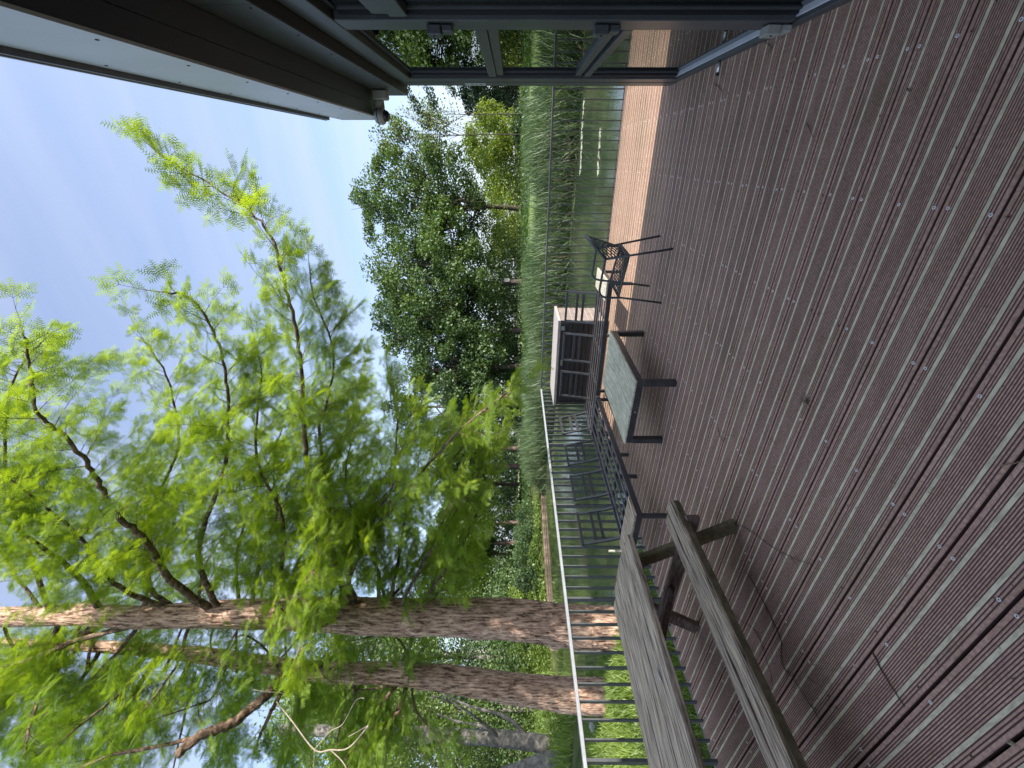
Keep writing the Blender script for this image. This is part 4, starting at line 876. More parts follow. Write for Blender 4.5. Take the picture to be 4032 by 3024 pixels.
LIMBS2 = [
 (lp((1300, 2640, 8.9), (1160, 2621, 8.5), (1058, 2731, 7.8), (1000, 2778, 7.6), (906, 2849, 7.2), (788, 2897, 6.9), (701, 2967, 6.7)), .10, .075, .5, (0.0, 1.0), False),
 (lp((788, 2897, 6.9), (680, 2925, 6.8), (551, 2952, 6.7), (400, 2985, 6.6), (250, 3060, 6.5)), .035, .02, .6, (0, 0.5), True),
 (lp((1160, 2640, 8.6), (1100, 2740, 8.2), (1040, 2860, 7.9), (1000, 2960, 7.8)), .06, .02, .5, (0, 0.5), True),
 (lp((1554, 2700, 8.8), (1412, 2715, 8.5), (1300, 2680, 8.3), (1262, 2640, 8.2)), .022, .008, .4, None, True),
 (lp((1600, 2680, 8.8), (1578, 2786, 8.6), (1530, 2840, 8.5), (1475, 2896, 8.4)), .05, .03, .4, None, True),
 (lp((1560, 2700, 8.8), (1500, 2780, 8.7), (1470, 2860, 8.6), (1380, 2960, 8.5), (1300, 3060, 8.4)), .045, .015, .8, None, True),
 (lp((1620, 2680, 8.8), (1640, 2800, 8.5), (1740, 2920, 8.3), (1800, 3020, 8.2)), .03, .008, .6, (0, .3), True),
 (lp((1100, 2640, 8.9), (1050, 2560, 8.2), (960, 2500, 7.6), (900, 2560, 7.2)), .035, .01, .7, None, True),
 (lp((640, 2560, 9.2), (567, 2668, 8.9), (489, 2786, 8.6), (402, 2904, 8.4), (330, 3010, 8.3)), .06, .03, .8, (0, .2), True),
 (lp((760, 2570, 9.1), (690, 2720, 9.0), (600, 2810, 8.8), (520, 2900, 8.6), (470, 3010, 8.5)), .05, .02, .8, None, True),
 (lp((400, 2550, 9.3), (300, 2700, 9.0), (180, 2800, 8.8), (80, 2900, 8.6)), .05, .02, .9, None, True),
 (lp((900, 2600, 9.1), (840, 2740, 8.0), (760, 2780, 7.3), (640, 2820, 6.9)), .03, .01, .7, None, True),
 (lp((1000, 2610, 9.0), (960, 2720, 9.6), (900, 2860, 10.2), (860, 3000, 10.6)), .04, .015, .8, None, True),
 (lp((1200, 2640, 8.9), (1180, 2760, 9.6), (1140, 2880, 10.2), (1120, 3020, 10.6)), .04, .015, .8, None, True),
 (lp((1400, 2650, 8.9), (1390, 2780, 9.6), (1370, 2900, 10.4), (1350, 3050, 11)), .04, .012, .8, None, True),
 (lp((1620, 2670, 8.8), (1600, 2570, 8.6), (1540, 2500, 8.4), (1400, 2520, 8.2)), .03, .01, .6, None, True),
 (lp((300, 2560, 9.4), (180, 2700, 8.0), (120, 2850, 7.2), (100, 2990, 6.8)), .04, .015, .85, None, True),
 (lp((560, 2600, 9.2), (480, 2720, 7.8), (400, 2790, 7.2), (260, 2900, 6.8)), .04, .015, .8, None, True),
]
for pts, r0, r1, ln, bare, ends in LIMBS2:
    S2.limb(pts, r0, r1, ln=ln, every=0.095, sp=0.044, size=0.14, droop=0.10, bare=bare, wood=wd2, gapt=0.12, start=0.08, ends=ends)
def proc_limbs(Sp, wd, base, zs, n, l0, l1, az0, az1, lift, ln=0.8, every=0.2, size=0.16, sp=0.06):
    for i in range(n):
        z = zs[0]+(zs[1]-zs[0])*(i+random.random())/n; a = random.uniform(az0, az1); l_ = random.uniform(l0, l1)
        u_ = Vector((math.cos(a), math.sin(a), 0)); p0 = Vector((base.x, base.y, z)); lf = random.uniform(*lift)
        pts = [p0, p0+u_*l_*0.33+Vector((0, 0, lf*l_*0.45)), p0+u_*l_*0.66+Vector((0, 0, lf*l_*0.65)), p0+u_*l_+Vector((0, 0, lf*l_*0.55))]
        Sp.limb(pts, 0.035, 0.006, ln=ln, every=every, sp=sp, size=size, droop=0.10, wood=wd, gapt=0.18, start=0.2)
S2.build(t2, T_MID, L_meta2)
wd2.v = [(a[0]-b2.x, a[1]-b2.y, a[2]-b2.z) for a in wd2.v]; wd2.build('limbs', M_bark2, t2)
# sawn face of the cut limb
cut = px(701, 2967, 6.7); dcut = (px(701, 2967, 6.7)-px(788, 2897, 6.9)).normalized()
mb = MB(); mb.tube([cut-b2+dcut*0.0, cut-b2+dcut*0.006], 0.068, n=12); mb.build('sawn_face', M_woodend, t2)
# back limbs that fill the crowns, on the far side of the two trunks
S1b = Spray(); wdb = MB()
proc_limbs(S1b, wdb, p1[6], (2.8, 12.5), 16, 2.6, 4.4, math.radians(20), math.radians(200), (0.15, 0.6), every=0.19)
S1b.build(t1, T_FAR, L_meta2, nm='rear_crown'); wdb.v = [(a[0]-b1.x, a[1]-b1.y, a[2]-b1.z) for a in wdb.v]; wdb.build('rear_limbs', M_bark2, t1)
S2b = Spray(); wdb = MB()
proc_limbs(S2b, wdb, p2[6], (3.4, 11.5), 15, 2.4, 4.2, math.radians(60), math.radians(260), (0.0, 0.5), every=0.19)
S2b.build(t2, T_FAR, L_meta2, nm='rear_crown'); wdb.v = [(a[0]-b2.x, a[1]-b2.y, a[2]-b2.z) for a in wdb.v]; wdb.build('rear_limbs', M_bark2, t2)
# bare dead shoots in front of the second redwood
db = px(1089, 2763, 7.4); dt = empty('dead_branch', db, 0, 'pale bare forked dead branch hanging in front of the second redwood', 'branch')
dm = MB()
for pts, r_ in ((((1089, 2763, 7.4), (1152, 2841, 7.2), (1239, 2952, 7.0), (1300, 2952, 6.9), (1373, 2944, 6.8), (1451, 2857, 6.7)), .012), (((1239, 2952, 7.0), (1300, 2880, 6.9), (1350, 2850, 6.8), (1400, 2760, 6.8), (1435, 2748, 6.7)), .007), (((1300, 2952, 6.9), (1350, 3000, 6.8), (1380, 3060, 6.7)), .009), (((1373, 2900, 6.8), (1400, 2885, 6.8), (1450, 2856, 6.7)), .006), (((1239, 2952, 7.0), (1235, 3040, 7.0)), .007), (((1120, 2729, 7.4), (1040, 2722, 7.3), (1000, 2716, 7.3)), .008)):
    dm.tube([p-db for p in smooth([px(*q) for q in pts], 5)], r_, n=6)
dm.build('stem', M_deadw, dt)

# ---- broadleaved trees
LEAF_V = np.array([(0, 0, 0), (0.5, 0.34, 0.06), (1.0, 0, 0), (0.5, -0.34, 0.06)]); LEAF_F = np.array([[0, 1, 2], [0, 2, 3]])
def leaf_cloud(name, cs, rs, per, size, lm, parent, loc, flat=0.75, upb=0.7, kind='stuff', tv=LEAF_V, tf=LEAF_F):
    cs = np.array(cs, float); rs = np.array(rs, float); per = int(per); n = len(cs)*per
    c = np.repeat(cs, per, 0); r_ = np.repeat(rs, per)[:, None]
    off = rvec(n)*RNG.uniform(0.25, 1, (n, 1))**0.55*r_; off[:, 2] *= flat
    P = c+off-np.array(loc); A = rvec(n); Nn = rvec(n)+nrm(off)*0.5; Nn[:, 2] += upb
    Bv = nrm(np.cross(Nn, A)); A = nrm(np.cross(Bv, Nn)); Cv = nrm(Nn); S_ = size*RNG.uniform(0.6, 1.25, n)
    me = batch(name, tv, tf, P, A, Bv, Cv, S_, S_, lm); return tag(link(name, me, parent), kind=kind)
def broad(label, Y, D, H, R, z0, lm, ncl, per, lsize, tr, barkm, name='broadleaf_tree', clr=(0.7, 1.3), group='broadleaved trees beyond the pond', lean=(0, 0), base_off=0, branches=14, shape=1.0, hollow=0.25, seed=None, zbase=None, trunk_top=0.7):
    x, y = gpt(Y, D); zb = float(ground_z(x, y)) if zbase is None else zbase
    t = empty(name, (x, y, zb), 0, label, 'tree', group); loc = Vector((x, y, zb))
    rr = random.Random(seed or int(Y*7+D)); top = Vector((x+lean[0], y+lean[1], zb+H*trunk_top))
    kp = [loc+Vector((0, 0, -0.3)), loc.lerp(top, 0.3)+Vector((rr.uniform(-1, 1), rr.uniform(-1, 1), 0))*tr*0.6, loc.lerp(top, 0.65)+Vector((rr.uniform(-1, 1), rr.uniform(-1, 1), 0))*tr*1.5, top]
    mb = MB(); sp_ = smooth([p-loc for p in kp], 5); n = len(sp_); mb.tube(sp_, [tr*(1.15-0.85*(i/(n-1))**0.8) for i in range(n)], n=10); mb.build('trunk', barkm, t)
    cc0 = Vector((x+lean[0]*0.8, y+lean[1]*0.8, zb+(z0+H)/2)); hz_ = (H-z0)/2
    cs = []; rs = []
    for i in range(ncl):
        v = rvec(1)[0]; f_ = rr.uniform(hollow, 1)**0.45
        q = Vector((v[0]*R*f_, v[1]*R*f_, v[2]*hz_*f_)); w_ = 1.0-0.25*max(0, v[2])*shape
        q.x *= w_*rr.uniform(0.85, 1.12); q.y *= w_*rr.uniform(0.85, 1.12)
        cs.append(cc0+q); rs.append(rr.uniform(*clr)*(0.85 if v[2] > 0.6 else 1.0))
    bmb = MB()
    for i in rr.sample(range(ncl), min(branches, ncl)):
        st = rr.uniform(0.35, 0.95); a = loc.lerp(top, st) if st < 1 else top; e = cs[i]; mid = a.lerp(e, 0.5)+Vector((rr.uniform(-.5, .5), rr.uniform(-.5, .5), rr.uniform(-0.2, 0.6)))*R*0.12
        bmb.tube([p-loc for p in smooth([a, mid, e], 4)], [tr*0.38*(1-0.8*k/8) for k in range(9)], n=5, cap=False)
        for q in range(2):
            e2 = e+Vector((rr.uniform(-1, 1), rr.uniform(-1, 1), rr.uniform(-.6, 1)))*R*0.22; bmb.tube([mid-loc, mid.lerp(e2, 0.6)-loc, e2-loc], [tr*.16, tr*.10, tr*.04], n=4, cap=False)
    bmb.build('branches', barkm, t)
    leaf_cloud('crown', cs, rs, per, lsize, lm, t, loc)
    return t
FARG = 'trees along the far bank'
broad('tall oak with forked dark trunk and wide airy crown, rightmost of the large trees', 823, 55, 22.5, 10.5, 4.2, L_oak, 175, 210, 0.34, 0.36, M_oakbark, 'oak_tree', (0.9, 1.9), FARG, branches=46, hollow=0.1, lean=(0.5, 0.3), trunk_top=0.62)
broad('dense oak whose trunk carries a small white tag', 1110, 51, 20.0, 8.8, 2.6, L_oak, 150, 210, 0.34, 0.38, M_oakbark, 'oak_tree', (1.0, 2.0), FARG, branches=26)
broad('full dark green tree directly above the storage box', 1301, 50, 18.5, 7.5, 2.2, L_oak2, 125, 210, 0.34, 0.34, M_oakbark, 'oak_tree', (1.0, 1.9), FARG)
broad('shaded tree half hidden by the drooping redwood tip', 1440, 47, 13.5, 6.2, 2.0, L_oak2, 95, 200, 0.32, 0.32, M_oakbark, 'oak_tree', (0.9, 1.7), FARG)
broad('tall airy tree between the oaks and the redwood with sky gaps', 1600, 56, 19.0, 7.0, 3.5, L_dark, 75, 200, 0.34, 0.30, M_oakbark, 'oak_tree', (0.9, 1.8), FARG, branches=30)
for i, (Y, D, H, R, z0, lm, r_, lb) in enumerate([
    (1768, 50, 11.5, 4.6, 5.0, L_dark, 0.37, 'straight brown trunk tree at the right end of the trunk row above the reeds'),
    (1840, 51, 11.0, 4.0, 5.2, L_dark, 0.40, 'tree with dappled trunk second from the right in the trunk row'),
    (1905, 58, 11.0, 5.0, 5.0, L_oak2, 0.30, 'thin dark tree set back behind the trunk row'),
    (2064, 50, 11.0, 4.6, 3.6, L_oak, 0.27, 'slender tree with dappled trunk in the middle of the trunk row'),
    (2135, 50, 12.0, 4.8, 4.0, L_oak2, 0.33, 'tree with grey-brown trunk beyond the wooden bank edging'),
    (2184, 53, 11.5, 4.6, 4.0, L_dark, 0.22, 'thin dark trunk tree close beside the grey-brown one'),
    (2272, 50, 12.5, 5.0, 4.4, L_oak2, 0.26, 'tree just right of the big redwood trunk, left end of the trunk row')]):
    broad(lb, Y, D, H, R, z0, lm, 70, 170, 0.34, r_, M_conebark, 'woodland_tree', (0.9, 1.8), FARG, branches=12)
broad('dark drooping tree beside the building corner', 335, 68, 11.0, 5.0, 0.8, L_dark, 70, 220, 0.40, 0.3, M_oakbark, 'dark_tree', (1.0, 1.8), FARG)
broad('tall dark tree mostly hidden by the building corner post', 150, 64, 17.0, 6.0, 1.2, L_oak2, 70, 200, 0.40, 0.3, M_oakbark, 'dark_tree', (1.0, 2.0), FARG)
broad('bright lime green small tree right of the tall oak', 560, 60, 9.0, 4.6, 0.5, L_lime, 70, 180, 0.30, 0.2, M_oakbark, 'lime_tree', (0.8, 1.4), FARG)
broad('sparse pale leaved poplar against the white sky', 530, 46, 17.0, 3.8, 7.6, L_poplar, 110, 9, 0.25, 0.07, M_oakbark, 'poplar_tree', (0.6, 1.2), FARG, branches=18)
broad('second sparse pale poplar next to the camera bracket', 450, 46, 13.5, 2.8, 6.5, L_poplar, 60, 8, 0.25, 0.06, M_oakbark, 'poplar_tree', (0.6, 1.2), FARG, branches=12)
# shrubs behind and between
def shrub(label, Y, D, W_, H, lm, n=28, per=150, size=0.22, name='shrub', group='shrubs along the far bank', lift=0.0, rr_=(0.35, 0.6)):
    x, y = gpt(Y, D); zb = float(ground_z(x, y))+lift; t = empty(name, (x, y, zb), 0, label, 'shrub', group)
    cs = []; rs = []
    for i in range(n):
        a = random.uniform(0, 6.28); r_ = W_*math.sqrt(random.random()); h_ = H*random.uniform(0.05, 0.95)*(1-0.35*(r_/W_)**2)
        cs.append((x+r_*math.cos(a), y+r_*math.sin(a), zb+h_)); rs.append(random.uniform(*rr_)*min(W_, H))
    st = MB()
    for k in range(6): e = Vector(cs[k])-Vector((x, y, zb)); st.tube([(0, 0, -0.1), e*0.5+Vector((0, 0, 0.1)), e], [0.05, 0.035, 0.012], n=5, cap=False)
    st.build('stems', M_oakbark, t); leaf_cloud('crown', cs, rs, per, size, lm, t, (x, y, zb)); return t
SH = [(640, 62, 5.0, 6.5, L_lime, 'sunlit yellow-green thicket under the right side of the tall oak'), (760, 66, 6.0, 8.0, L_lime, 'bright thicket directly behind the tall oak trunk'),
      (900, 60, 5.5, 7.5, L_lime, 'yellow-green thicket left of the tall oak trunk'), (1010, 62, 5.0, 7.0, L_oak, 'mid green thicket between the two nearest oaks'),
      (1190, 58, 5.0, 6.5, L_oak2, 'deep green thicket behind the tagged trunk'), (1380, 56, 5.0, 6.0, L_oak2, 'thicket in shade behind the storage box'),
      (1530, 60, 5.5, 6.0, L_dark, 'dark thicket beyond the drooping redwood tip'), (1690, 66, 6.0, 7.5, L_dark, 'dark thicket behind the right end of the trunk row'),
      (1850, 70, 6.0, 7.0, L_oak2, 'thicket seen between the dappled trunks'), (2000, 64, 5.0, 6.5, L_oak, 'grey-green thicket in the middle of the trunk row'),
      (2120, 66, 5.5, 7.0, L_oak, 'thicket behind the grey-brown trunk'), (2240, 60, 5.0, 6.0, L_oak, 'thicket right of the big redwood trunk'),
      (2340, 45, 3.4, 5.2, L_oak2, 'blue-green shrub against the big redwood trunk'), (400, 75, 5.0, 5.0, L_dark, 'low dark hedge bush at the far end of the sandy path'), (500, 52, 2.4, 1.6, L_oak2, 'low shrub at the edge of the sandy path')]
for Y, D, W_, H, lm, lb in SH: shrub(lb, Y, D, W_, H, lm, 34, 130, 0.30)
# distant tree line that closes the view
def treeline():
    cs = []; rs = []
    for i in range(260):
        Y = random.uniform(-500, 3500); D = random.uniform(125, 165); x, y = gpt(Y, D); hh = 11+3*math.sin(Y*0.004)+2*math.sin(Y*0.013)
        cs.append((x, y, random.uniform(0.5, hh))); rs.append(random.uniform(2.5, 4.5))
    tag(leaf_cloud('distant_wood', cs, rs, 120, 1.5, L_dark, None, (0, 0, 0)), 'far wood closing the horizon behind the meadow', 'wood')
treeline()
# left side: alders, birch and undergrowth beyond the near inlet
def px_tree(label, name, pts, rs, m_, cat='tree', group=None, branches=(), ridges=9, rough=0.05):
    base = Vector(pts[0]); t = empty(name, base, 0, label, cat, group)
    trunk(t, pts, rs, m_, n=28, seg=0.10, rough=rough, ridges=ridges)
    for bpts, r0, r1 in branches:
        s_ = smooth([p-base for p in bpts], 5); n = len(s_); MB().tube(s_, [r0+(r1-r0)*i/(n-1) for i in range(n)], n=7).build('limb', m_, t)
    return t
a1 = px_tree('grey alder with low side limbs standing left of the two redwoods beyond the inlet', 'alder_tree', lp((2235, 2965, 15.5), (2180, 2945, 15.5), (2100, 2922, 15.5), (1950, 2905, 15.5), (1760, 2897, 15.5), (1560, 2885, 15.5), (1350, 2880, 15.6), (1100, 2870, 15.8)), [0.34, 0.28, 0.25, 0.24, 0.235, 0.22, 0.19, 0.15], M_alder,
    group='alders by the inlet', branches=[(lp((2080, 2915, 15.5), (2030, 2850, 15.6), (1960, 2810, 15.7), (1850, 2780, 15.9), (1740, 2730, 16)), .10, .03), (lp((1990, 2895, 15.5), (1900, 2860, 15.4), (1800, 2840, 15.3), (1720, 2810, 15.2)), .08, .025), (lp((1960, 2900, 15.4), (1880, 2830, 15), (1790, 2770, 14.8), (1700, 2740, 14.6)), .06, .02)])
a2 = px_tree('broad grey trunk leaning left at the very edge beside the alder', 'alder_tree', lp((2235, 3000, 14.5), (2160, 3005, 14.5), (2050, 3040, 14.5), (1900, 3090, 14.6), (1700, 3150, 14.8)), [0.34, 0.32, 0.30, 0.27, 0.22], M_alder, group='alders by the inlet')
bi = px_tree('thin white birch trunk seen between the two redwoods', 'birch_tree', lp((2050, 2566, 42), (1960, 2568, 42), (1890, 2570, 42), (1780, 2574, 42), (1640, 2580, 42)), [0.32, 0.29, 0.27, 0.23, 0.16], M_birch, rough=0.01)
for (loc_, cs_, rr_, n_, sz_, lm_, par, nm) in [(None, (1500, 2870, 15.8), 2.6, 40, 0.10, L_herb, a1, 'crown'), (None, (1650, 3100, 15), 2.4, 26, 0.10, L_herb, a2, 'crown'), (None, (1600, 2570, 42), 3.6, 34, 0.22, L_oak, bi, 'crown')]:
    c = px(*cs_); cs = [c+Vector((random.gauss(0, .5), random.gauss(0, .5), random.gauss(0, .6)))*rr_ for _ in range(n_)]
    leaf_cloud(nm, cs, [rr_*random.uniform(0.2, 0.4) for _ in cs], 150, sz_, lm_, par, par.location)
LS = [(2440, 30, 3.2, 6.0, L_oak, 'tall grey-green bush left behind the big redwood trunk', 0.16), (2560, 40, 4.5, 8.0, L_dark, 'dark hollow-looking thicket behind the white rail', 0.2), (2650, 26, 2.6, 5.2, L_oak2, 'shaded bush behind the second redwood trunk', 0.15),
      (2760, 32, 3.6, 8.0, L_oak, 'tall bush left of the second redwood trunk', 0.17), (2850, 24, 2.6, 5.5, L_herb, 'light green bush beside the low alder limbs', 0.13), (2960, 28, 3.4, 8.0, L_oak2, 'dense bush behind the alders', 0.16), (3080, 22, 3.0, 7.0, L_oak, 'bush at the far left edge of the view', 0.14),
      (2640, 55, 6.0, 13.0, L_oak, 'tall willow-like bush filling the gap between the redwoods', 0.25), (2900, 50, 7.0, 15.0, L_oak, 'high backdrop bush behind the alder crown', 0.26), (2430, 55, 5.0, 12.0, L_oak, 'high backdrop bush left of the trunk row', 0.26)]
for Y, D, W_, H, lm, lb, sz in LS: shrub(lb, Y, D, W_, H, lm, 48, 150, sz, group='undergrowth left of the inlet')
# bushes on the timbered bank, dark hedge and lit ones; leaf colours paint the shade and sun
for (x, y, W_, H, lm, lb) in [(-27.5, 24.5, 2.2, 1.7, L_oak2, 'shaded hedge bush at the right end of the timber edging'), (-27.0, 21.5, 2.2, 1.9, L_oak2, 'dark hedge bush behind the middle of the timber edging'), (-27.4, 19.0, 2.0, 1.8, L_dark, 'darkest hedge bush above the timber edging'),
                              (-27.2, 16.2, 2.0, 2.3, L_lime, 'brightly lit bush on the timbered bank beside the redwood'), (-28.0, 13.8, 2.0, 2.2, L_lime, 'second lit bush left of the first on the timbered bank')]:
    t = empty('hedge_bush', (x, y, float(ground_z(x, y))), 0, lb, 'shrub', 'bushes on the timbered bank'); cs = []; rs = []
    for i in range(40): a = random.uniform(0, 6.28); r_ = W_*math.sqrt(random.random()); cs.append((x+r_*math.cos(a), y+r_*math.sin(a), float(ground_z(x, y))+H*random.uniform(0, .85))); rs.append(random.uniform(.35, .6))
    leaf_cloud('crown', cs, rs, 170, 0.13, lm, t, t.location)
# timber edging of the bank: planks between stakes
te = empty('timber_edging', (-24.2, 19, WATER), 0, 'low wooden plank edging along the far left bank of the pond', 'edging')
ep = [(-23.1, 24.6), (-23.7, 21.9), (-24.3, 19.0), (-24.75, 16.0), (-24.9, 13.2)]
for (a, b_) in zip(ep[:-1], ep[1:]):
    A_ = Vector((a[0]+24.2, a[1]-19, 0.13)); B_ = Vector((b_[0]+24.2, b_[1]-19, 0.13)); d_ = (B_-A_).normalized()*0.03
    MB().bar(A_+d_, B_-d_, 0.06, 0.12, ch=0.006).build('plank', M_conebark, te); MB().bar(A_+d_-Vector((0, 0, .15)), B_-d_-Vector((0, 0, .15)), 0.05, 0.12, ch=0.006).build('plank', M_conebark, te)
    MB().box(A_.x-0.05, A_.x+0.05, A_.y-0.05, A_.y+0.05, -0.6, 0.22).build('stake', M_conebark, te)
# ---- reeds
BL_V = np.array([(0, -0.5, 0), (0, 0.5, 0), (0.4, 0.45, 0.0), (0.4, -0.45, 0.0), (0.75, 0.32, -0.10), (0.75, -0.32, -0.10), (1.0, 0.0, -0.30)])
BL_F = np.array([(0, 1, 2), (0, 2, 3), (3, 2, 4), (3, 4, 5), (5, 4, 6)])
def blades(name, P, H, W_, lean, lm, parent=None, kind='stuff', bend=1.0):
    n = len(P); A = np.stack([RNG.normal(0, lean, n), RNG.normal(0, lean, n), np.ones(n)], 1); A = nrm(A)
    th = RNG.uniform(0, 6.28, n); Bv = nrm(np.stack([np.cos(th), np.sin(th), np.zeros(n)], 1)); Cv = nrm(np.cross(A, Bv)); Bv = np.cross(Cv, A)
    V = (P[:, None]+A[:, None]*(BL_V[None, :, 0, None]*H[:, None, None])+Bv[:, None]*(BL_V[None, :, 1, None]*W_[:, None, None])+Cv[:, None]*(BL_V[None, :, 2, None]*H[:, None, None]*bend))
    Fc = BL_F[None]+(np.arange(n)*7)[:, None, None]
    return link(name, np_mesh(name, V.reshape(-1, 3), Fc.reshape(-1, 3), lm), parent)
def along(poly, n, back, side=1):
    poly = np.array(poly, float); seg = np.diff(poly, axis=0); ln = np.hypot(seg[:, 0], seg[:, 1]); c = np.concatenate([[0], np.cumsum(ln)])
    t = RNG.uniform(0, c[-1], n); i = np.clip(np.searchsorted(c, t)-1, 0, len(seg)-1); f_ = (t-c[i])/ln[i]; p = poly[i]+seg[i]*f_[:, None]; nn = np.stack([-seg[i, 1], seg[i, 0]], 1)/ln[i][:, None]*side
    return p+nn*(back[0]+(back[1]-back[0])*RNG.uniform(0, 1, n)**1.0)[:, None]
shore = [(9, 18.7), (6, 18.8), (2.0, 18.7), (-5.2, 18.9), (-9, 19.6), (-14.0, 21.4), (-19, 24.2), (-22.6, 24.4)]
def reed_field(n, back, h, w_, lean, lm, nm, lab, dens=None, bend=1.0):
    xy = along(shore, n, back, side=-1); k = RNG.uniform(0, 1, len(xy)) < (0.55+0.45*np.sin(xy[:, 0]*1.1+0.6)*np.cos(xy[:, 0]*0.37)+0.25); xy = xy[k]
    z = np.maximum(ground_z(xy[:, 0], xy[:, 1]), WATER-0.25); H = RNG.uniform(h[0], h[1], len(xy))*(0.88+0.14*np.sin(xy[:, 0]*0.9+1)); P = np.concatenate([xy, z[:, None]], 1)
    o = blades(nm, P, H, RNG.uniform(w_[0], w_[1], len(xy)), lean, lm, bend=bend); return tag(o, lab, 'reeds', kind='stuff')
reed_field(26000, (-0.5, 4.2), (0.95, 1.72), (0.018, 0.034), 0.13, L_reed, 'reeds', 'dense green reed belt along the far side of the pond')
reed_field(5200, (-0.7, 1.4), (0.4, 1.3), (0.015, 0.028), 0.45, L_straw, 'dry_reeds', 'dry brown bent stalks at the foot of the reed belt', bend=1.6)
reed_field(6500, (-0.9, 0.4), (0.6, 1.3), (0.02, 0.035), 0.4, L_reed, 'low_reeds', 'short bent green blades at the water edge of the reed belt', bend=1.6)
for Y, D, H, Rr, z0, lm, lb in [(2590, 27, 15.5, 4.2, 2.6, L_oak, 'tall pale-leaved tree filling the gap between the two redwoods'), (2790, 24, 16.0, 4.4, 3.6, L_herb, 'light green tree directly left of the second redwood trunk'),
                              (2930, 27, 18.0, 5.2, 4.0, L_oak, 'leafy tree rising behind the alder'), (3090, 20, 14.0, 4.4, 2.6, L_herb, 'bright tree at the far left edge behind the leaning trunk'), (2700, 36, 21.0, 6.0, 6.0, L_oak2, 'tallest dark tree seen through the crown of the second redwood')]:
    broad(lb, Y, D, H, Rr, z0, lm, 85, 190, 0.17 if D < 30 else 0.22, 0.16, M_alder, 'broadleaf_tree', (0.7, 1.5), 'trees behind the inlet', branches=22)
# ground cover behind the reeds and on the banks
def cover(name, lab, pts_fn, n, H, W_, lean, lm):
    xy = pts_fn(n); d = sdist(xy[:, 0], xy[:, 1]); xy = xy[(d > 0.05)]; z = ground_z(xy[:, 0], xy[:, 1])
    k = len(xy); o = blades(name, np.concatenate([xy, z[:, None]], 1), RNG.uniform(H[0], H[1], k)*(0.75+0.4*np.sin(xy[:, 0]*1.7)*np.sin(xy[:, 1]*1.3)), RNG.uniform(W_[0], W_[1], k), lean, lm, bend=1.3)
    return tag(o, lab, 'grass', kind='stuff')
cover('bank_grass', 'lush bright grass on the bank just outside the left railing', lambda n: np.stack([RNG.uniform(-13.5, -4.3, n), RNG.uniform(0.2, 6.6, n)], 1), 40000, (0.10, 0.30), (0.010, 0.020), 0.45, L_grass)
cover('far_bank_growth', 'rough green growth between reeds and lawn on the far bank', lambda n: along(shore, n, (3.5, 8.0), -1), 13000, (0.2, 0.6), (0.02, 0.04), 0.35, L_grass)
HB_V = np.array([(0, 0, 0), (0.45, 0.30, 0.05), (1.0, 0, 0), (0.45, -0.30, 0.05)])
def herbs(name, lab, n, fn, H, size, lm):
    xy = fn(n); d = sdist(xy[:, 0], xy[:, 1]); xy = xy[d > 0.1]; n = len(xy); h_ = H*(0.55+0.45*np.sin(xy[:, 0]*0.8)*np.cos(xy[:, 1]*1.1))*RNG.uniform(0.1, 1, n)**0.6
    P = np.concatenate([xy, (ground_z(xy[:, 0], xy[:, 1])+h_)[:, None]], 1); A = rvec(n); A[:, 2] = np.abs(A[:, 2])*0.4; A = nrm(A); Nn = rvec(n)*0.6; Nn[:, 2] += 1.0; Bv = nrm(np.cross(Nn, A)); Cv = nrm(np.cross(A, Bv)); S_ = size*RNG.uniform(0.6, 1.3, n)
    return tag(link(name, batch(name, HB_V, LEAF_F, P, A, Bv, Cv, S_, S_, lm)), lab, 'plants', kind='stuff')
def fan(D0, D1, Y0, Y1):
    def f_(n):
        Y = RNG.uniform(Y0, Y1, n); D = D0+(D1-D0)*RNG.uniform(0, 1, n)**0.9
        ra, wa = np.array(R_AX), np.array(W_AX); p = (ra[None]*((1512-Y)/F_PX)[:, None]+wa[None])*D[:, None]; return p[:, :2]
    return f_
herbs('tall_herbs', 'bright nettles and tall herbs on the bank beyond the inlet', 52000, fan(15, 31, 2380, 3250), 1.0, 0.15, L_herb)
cover('tall_grass', 'long grass tufts among the herbs beyond the inlet', fan(13, 26, 2420, 3250), 9000, (0.35, 1.0), (0.02, 0.04), 0.35, L_grass)
herbs('woodland_floor', 'low green plants under the trees of the far bank', 36000, fan(36, 64, 200, 2500), 0.7, 0.34, L_oak2)
herbs('far_bank_herbs', 'low leafy plants on the far bank behind the reeds', 26000, fan(23, 33, 1500, 2420), 0.9, 0.2, L_herb)
# overhanging branch with leaves at the building corner
ob = px(1590, 330, 9.0); obt = empty('overhanging_branch', ob, 0, 'leafy oak branch hanging down beside the building corner under the camera', 'branch')
obm = MB(); ocs = []
for pts in [((1560, 250, 9.0), (1600, 345, 9.0), (1630, 400, 9.0), (1650, 435, 9.0)), ((1600, 240, 9.2), (1680, 340, 9.2), (1700, 385, 9.2), (1712, 420, 9.2)), ((1700, 250, 9.4), (1770, 330, 9.4), (1790, 370, 9.4))]:
    s_ = smooth([px(*q)-ob for q in pts], 5); obm.tube(s_, 0.010, n=5); ocs += [p+ob for p in s_[4:]]
obm.build('stem', M_oakbark, obt)
leaf_cloud('leaves', ocs, [0.10]*len(ocs), 26, 0.055, L_dark, obt, ob, flat=1.0)
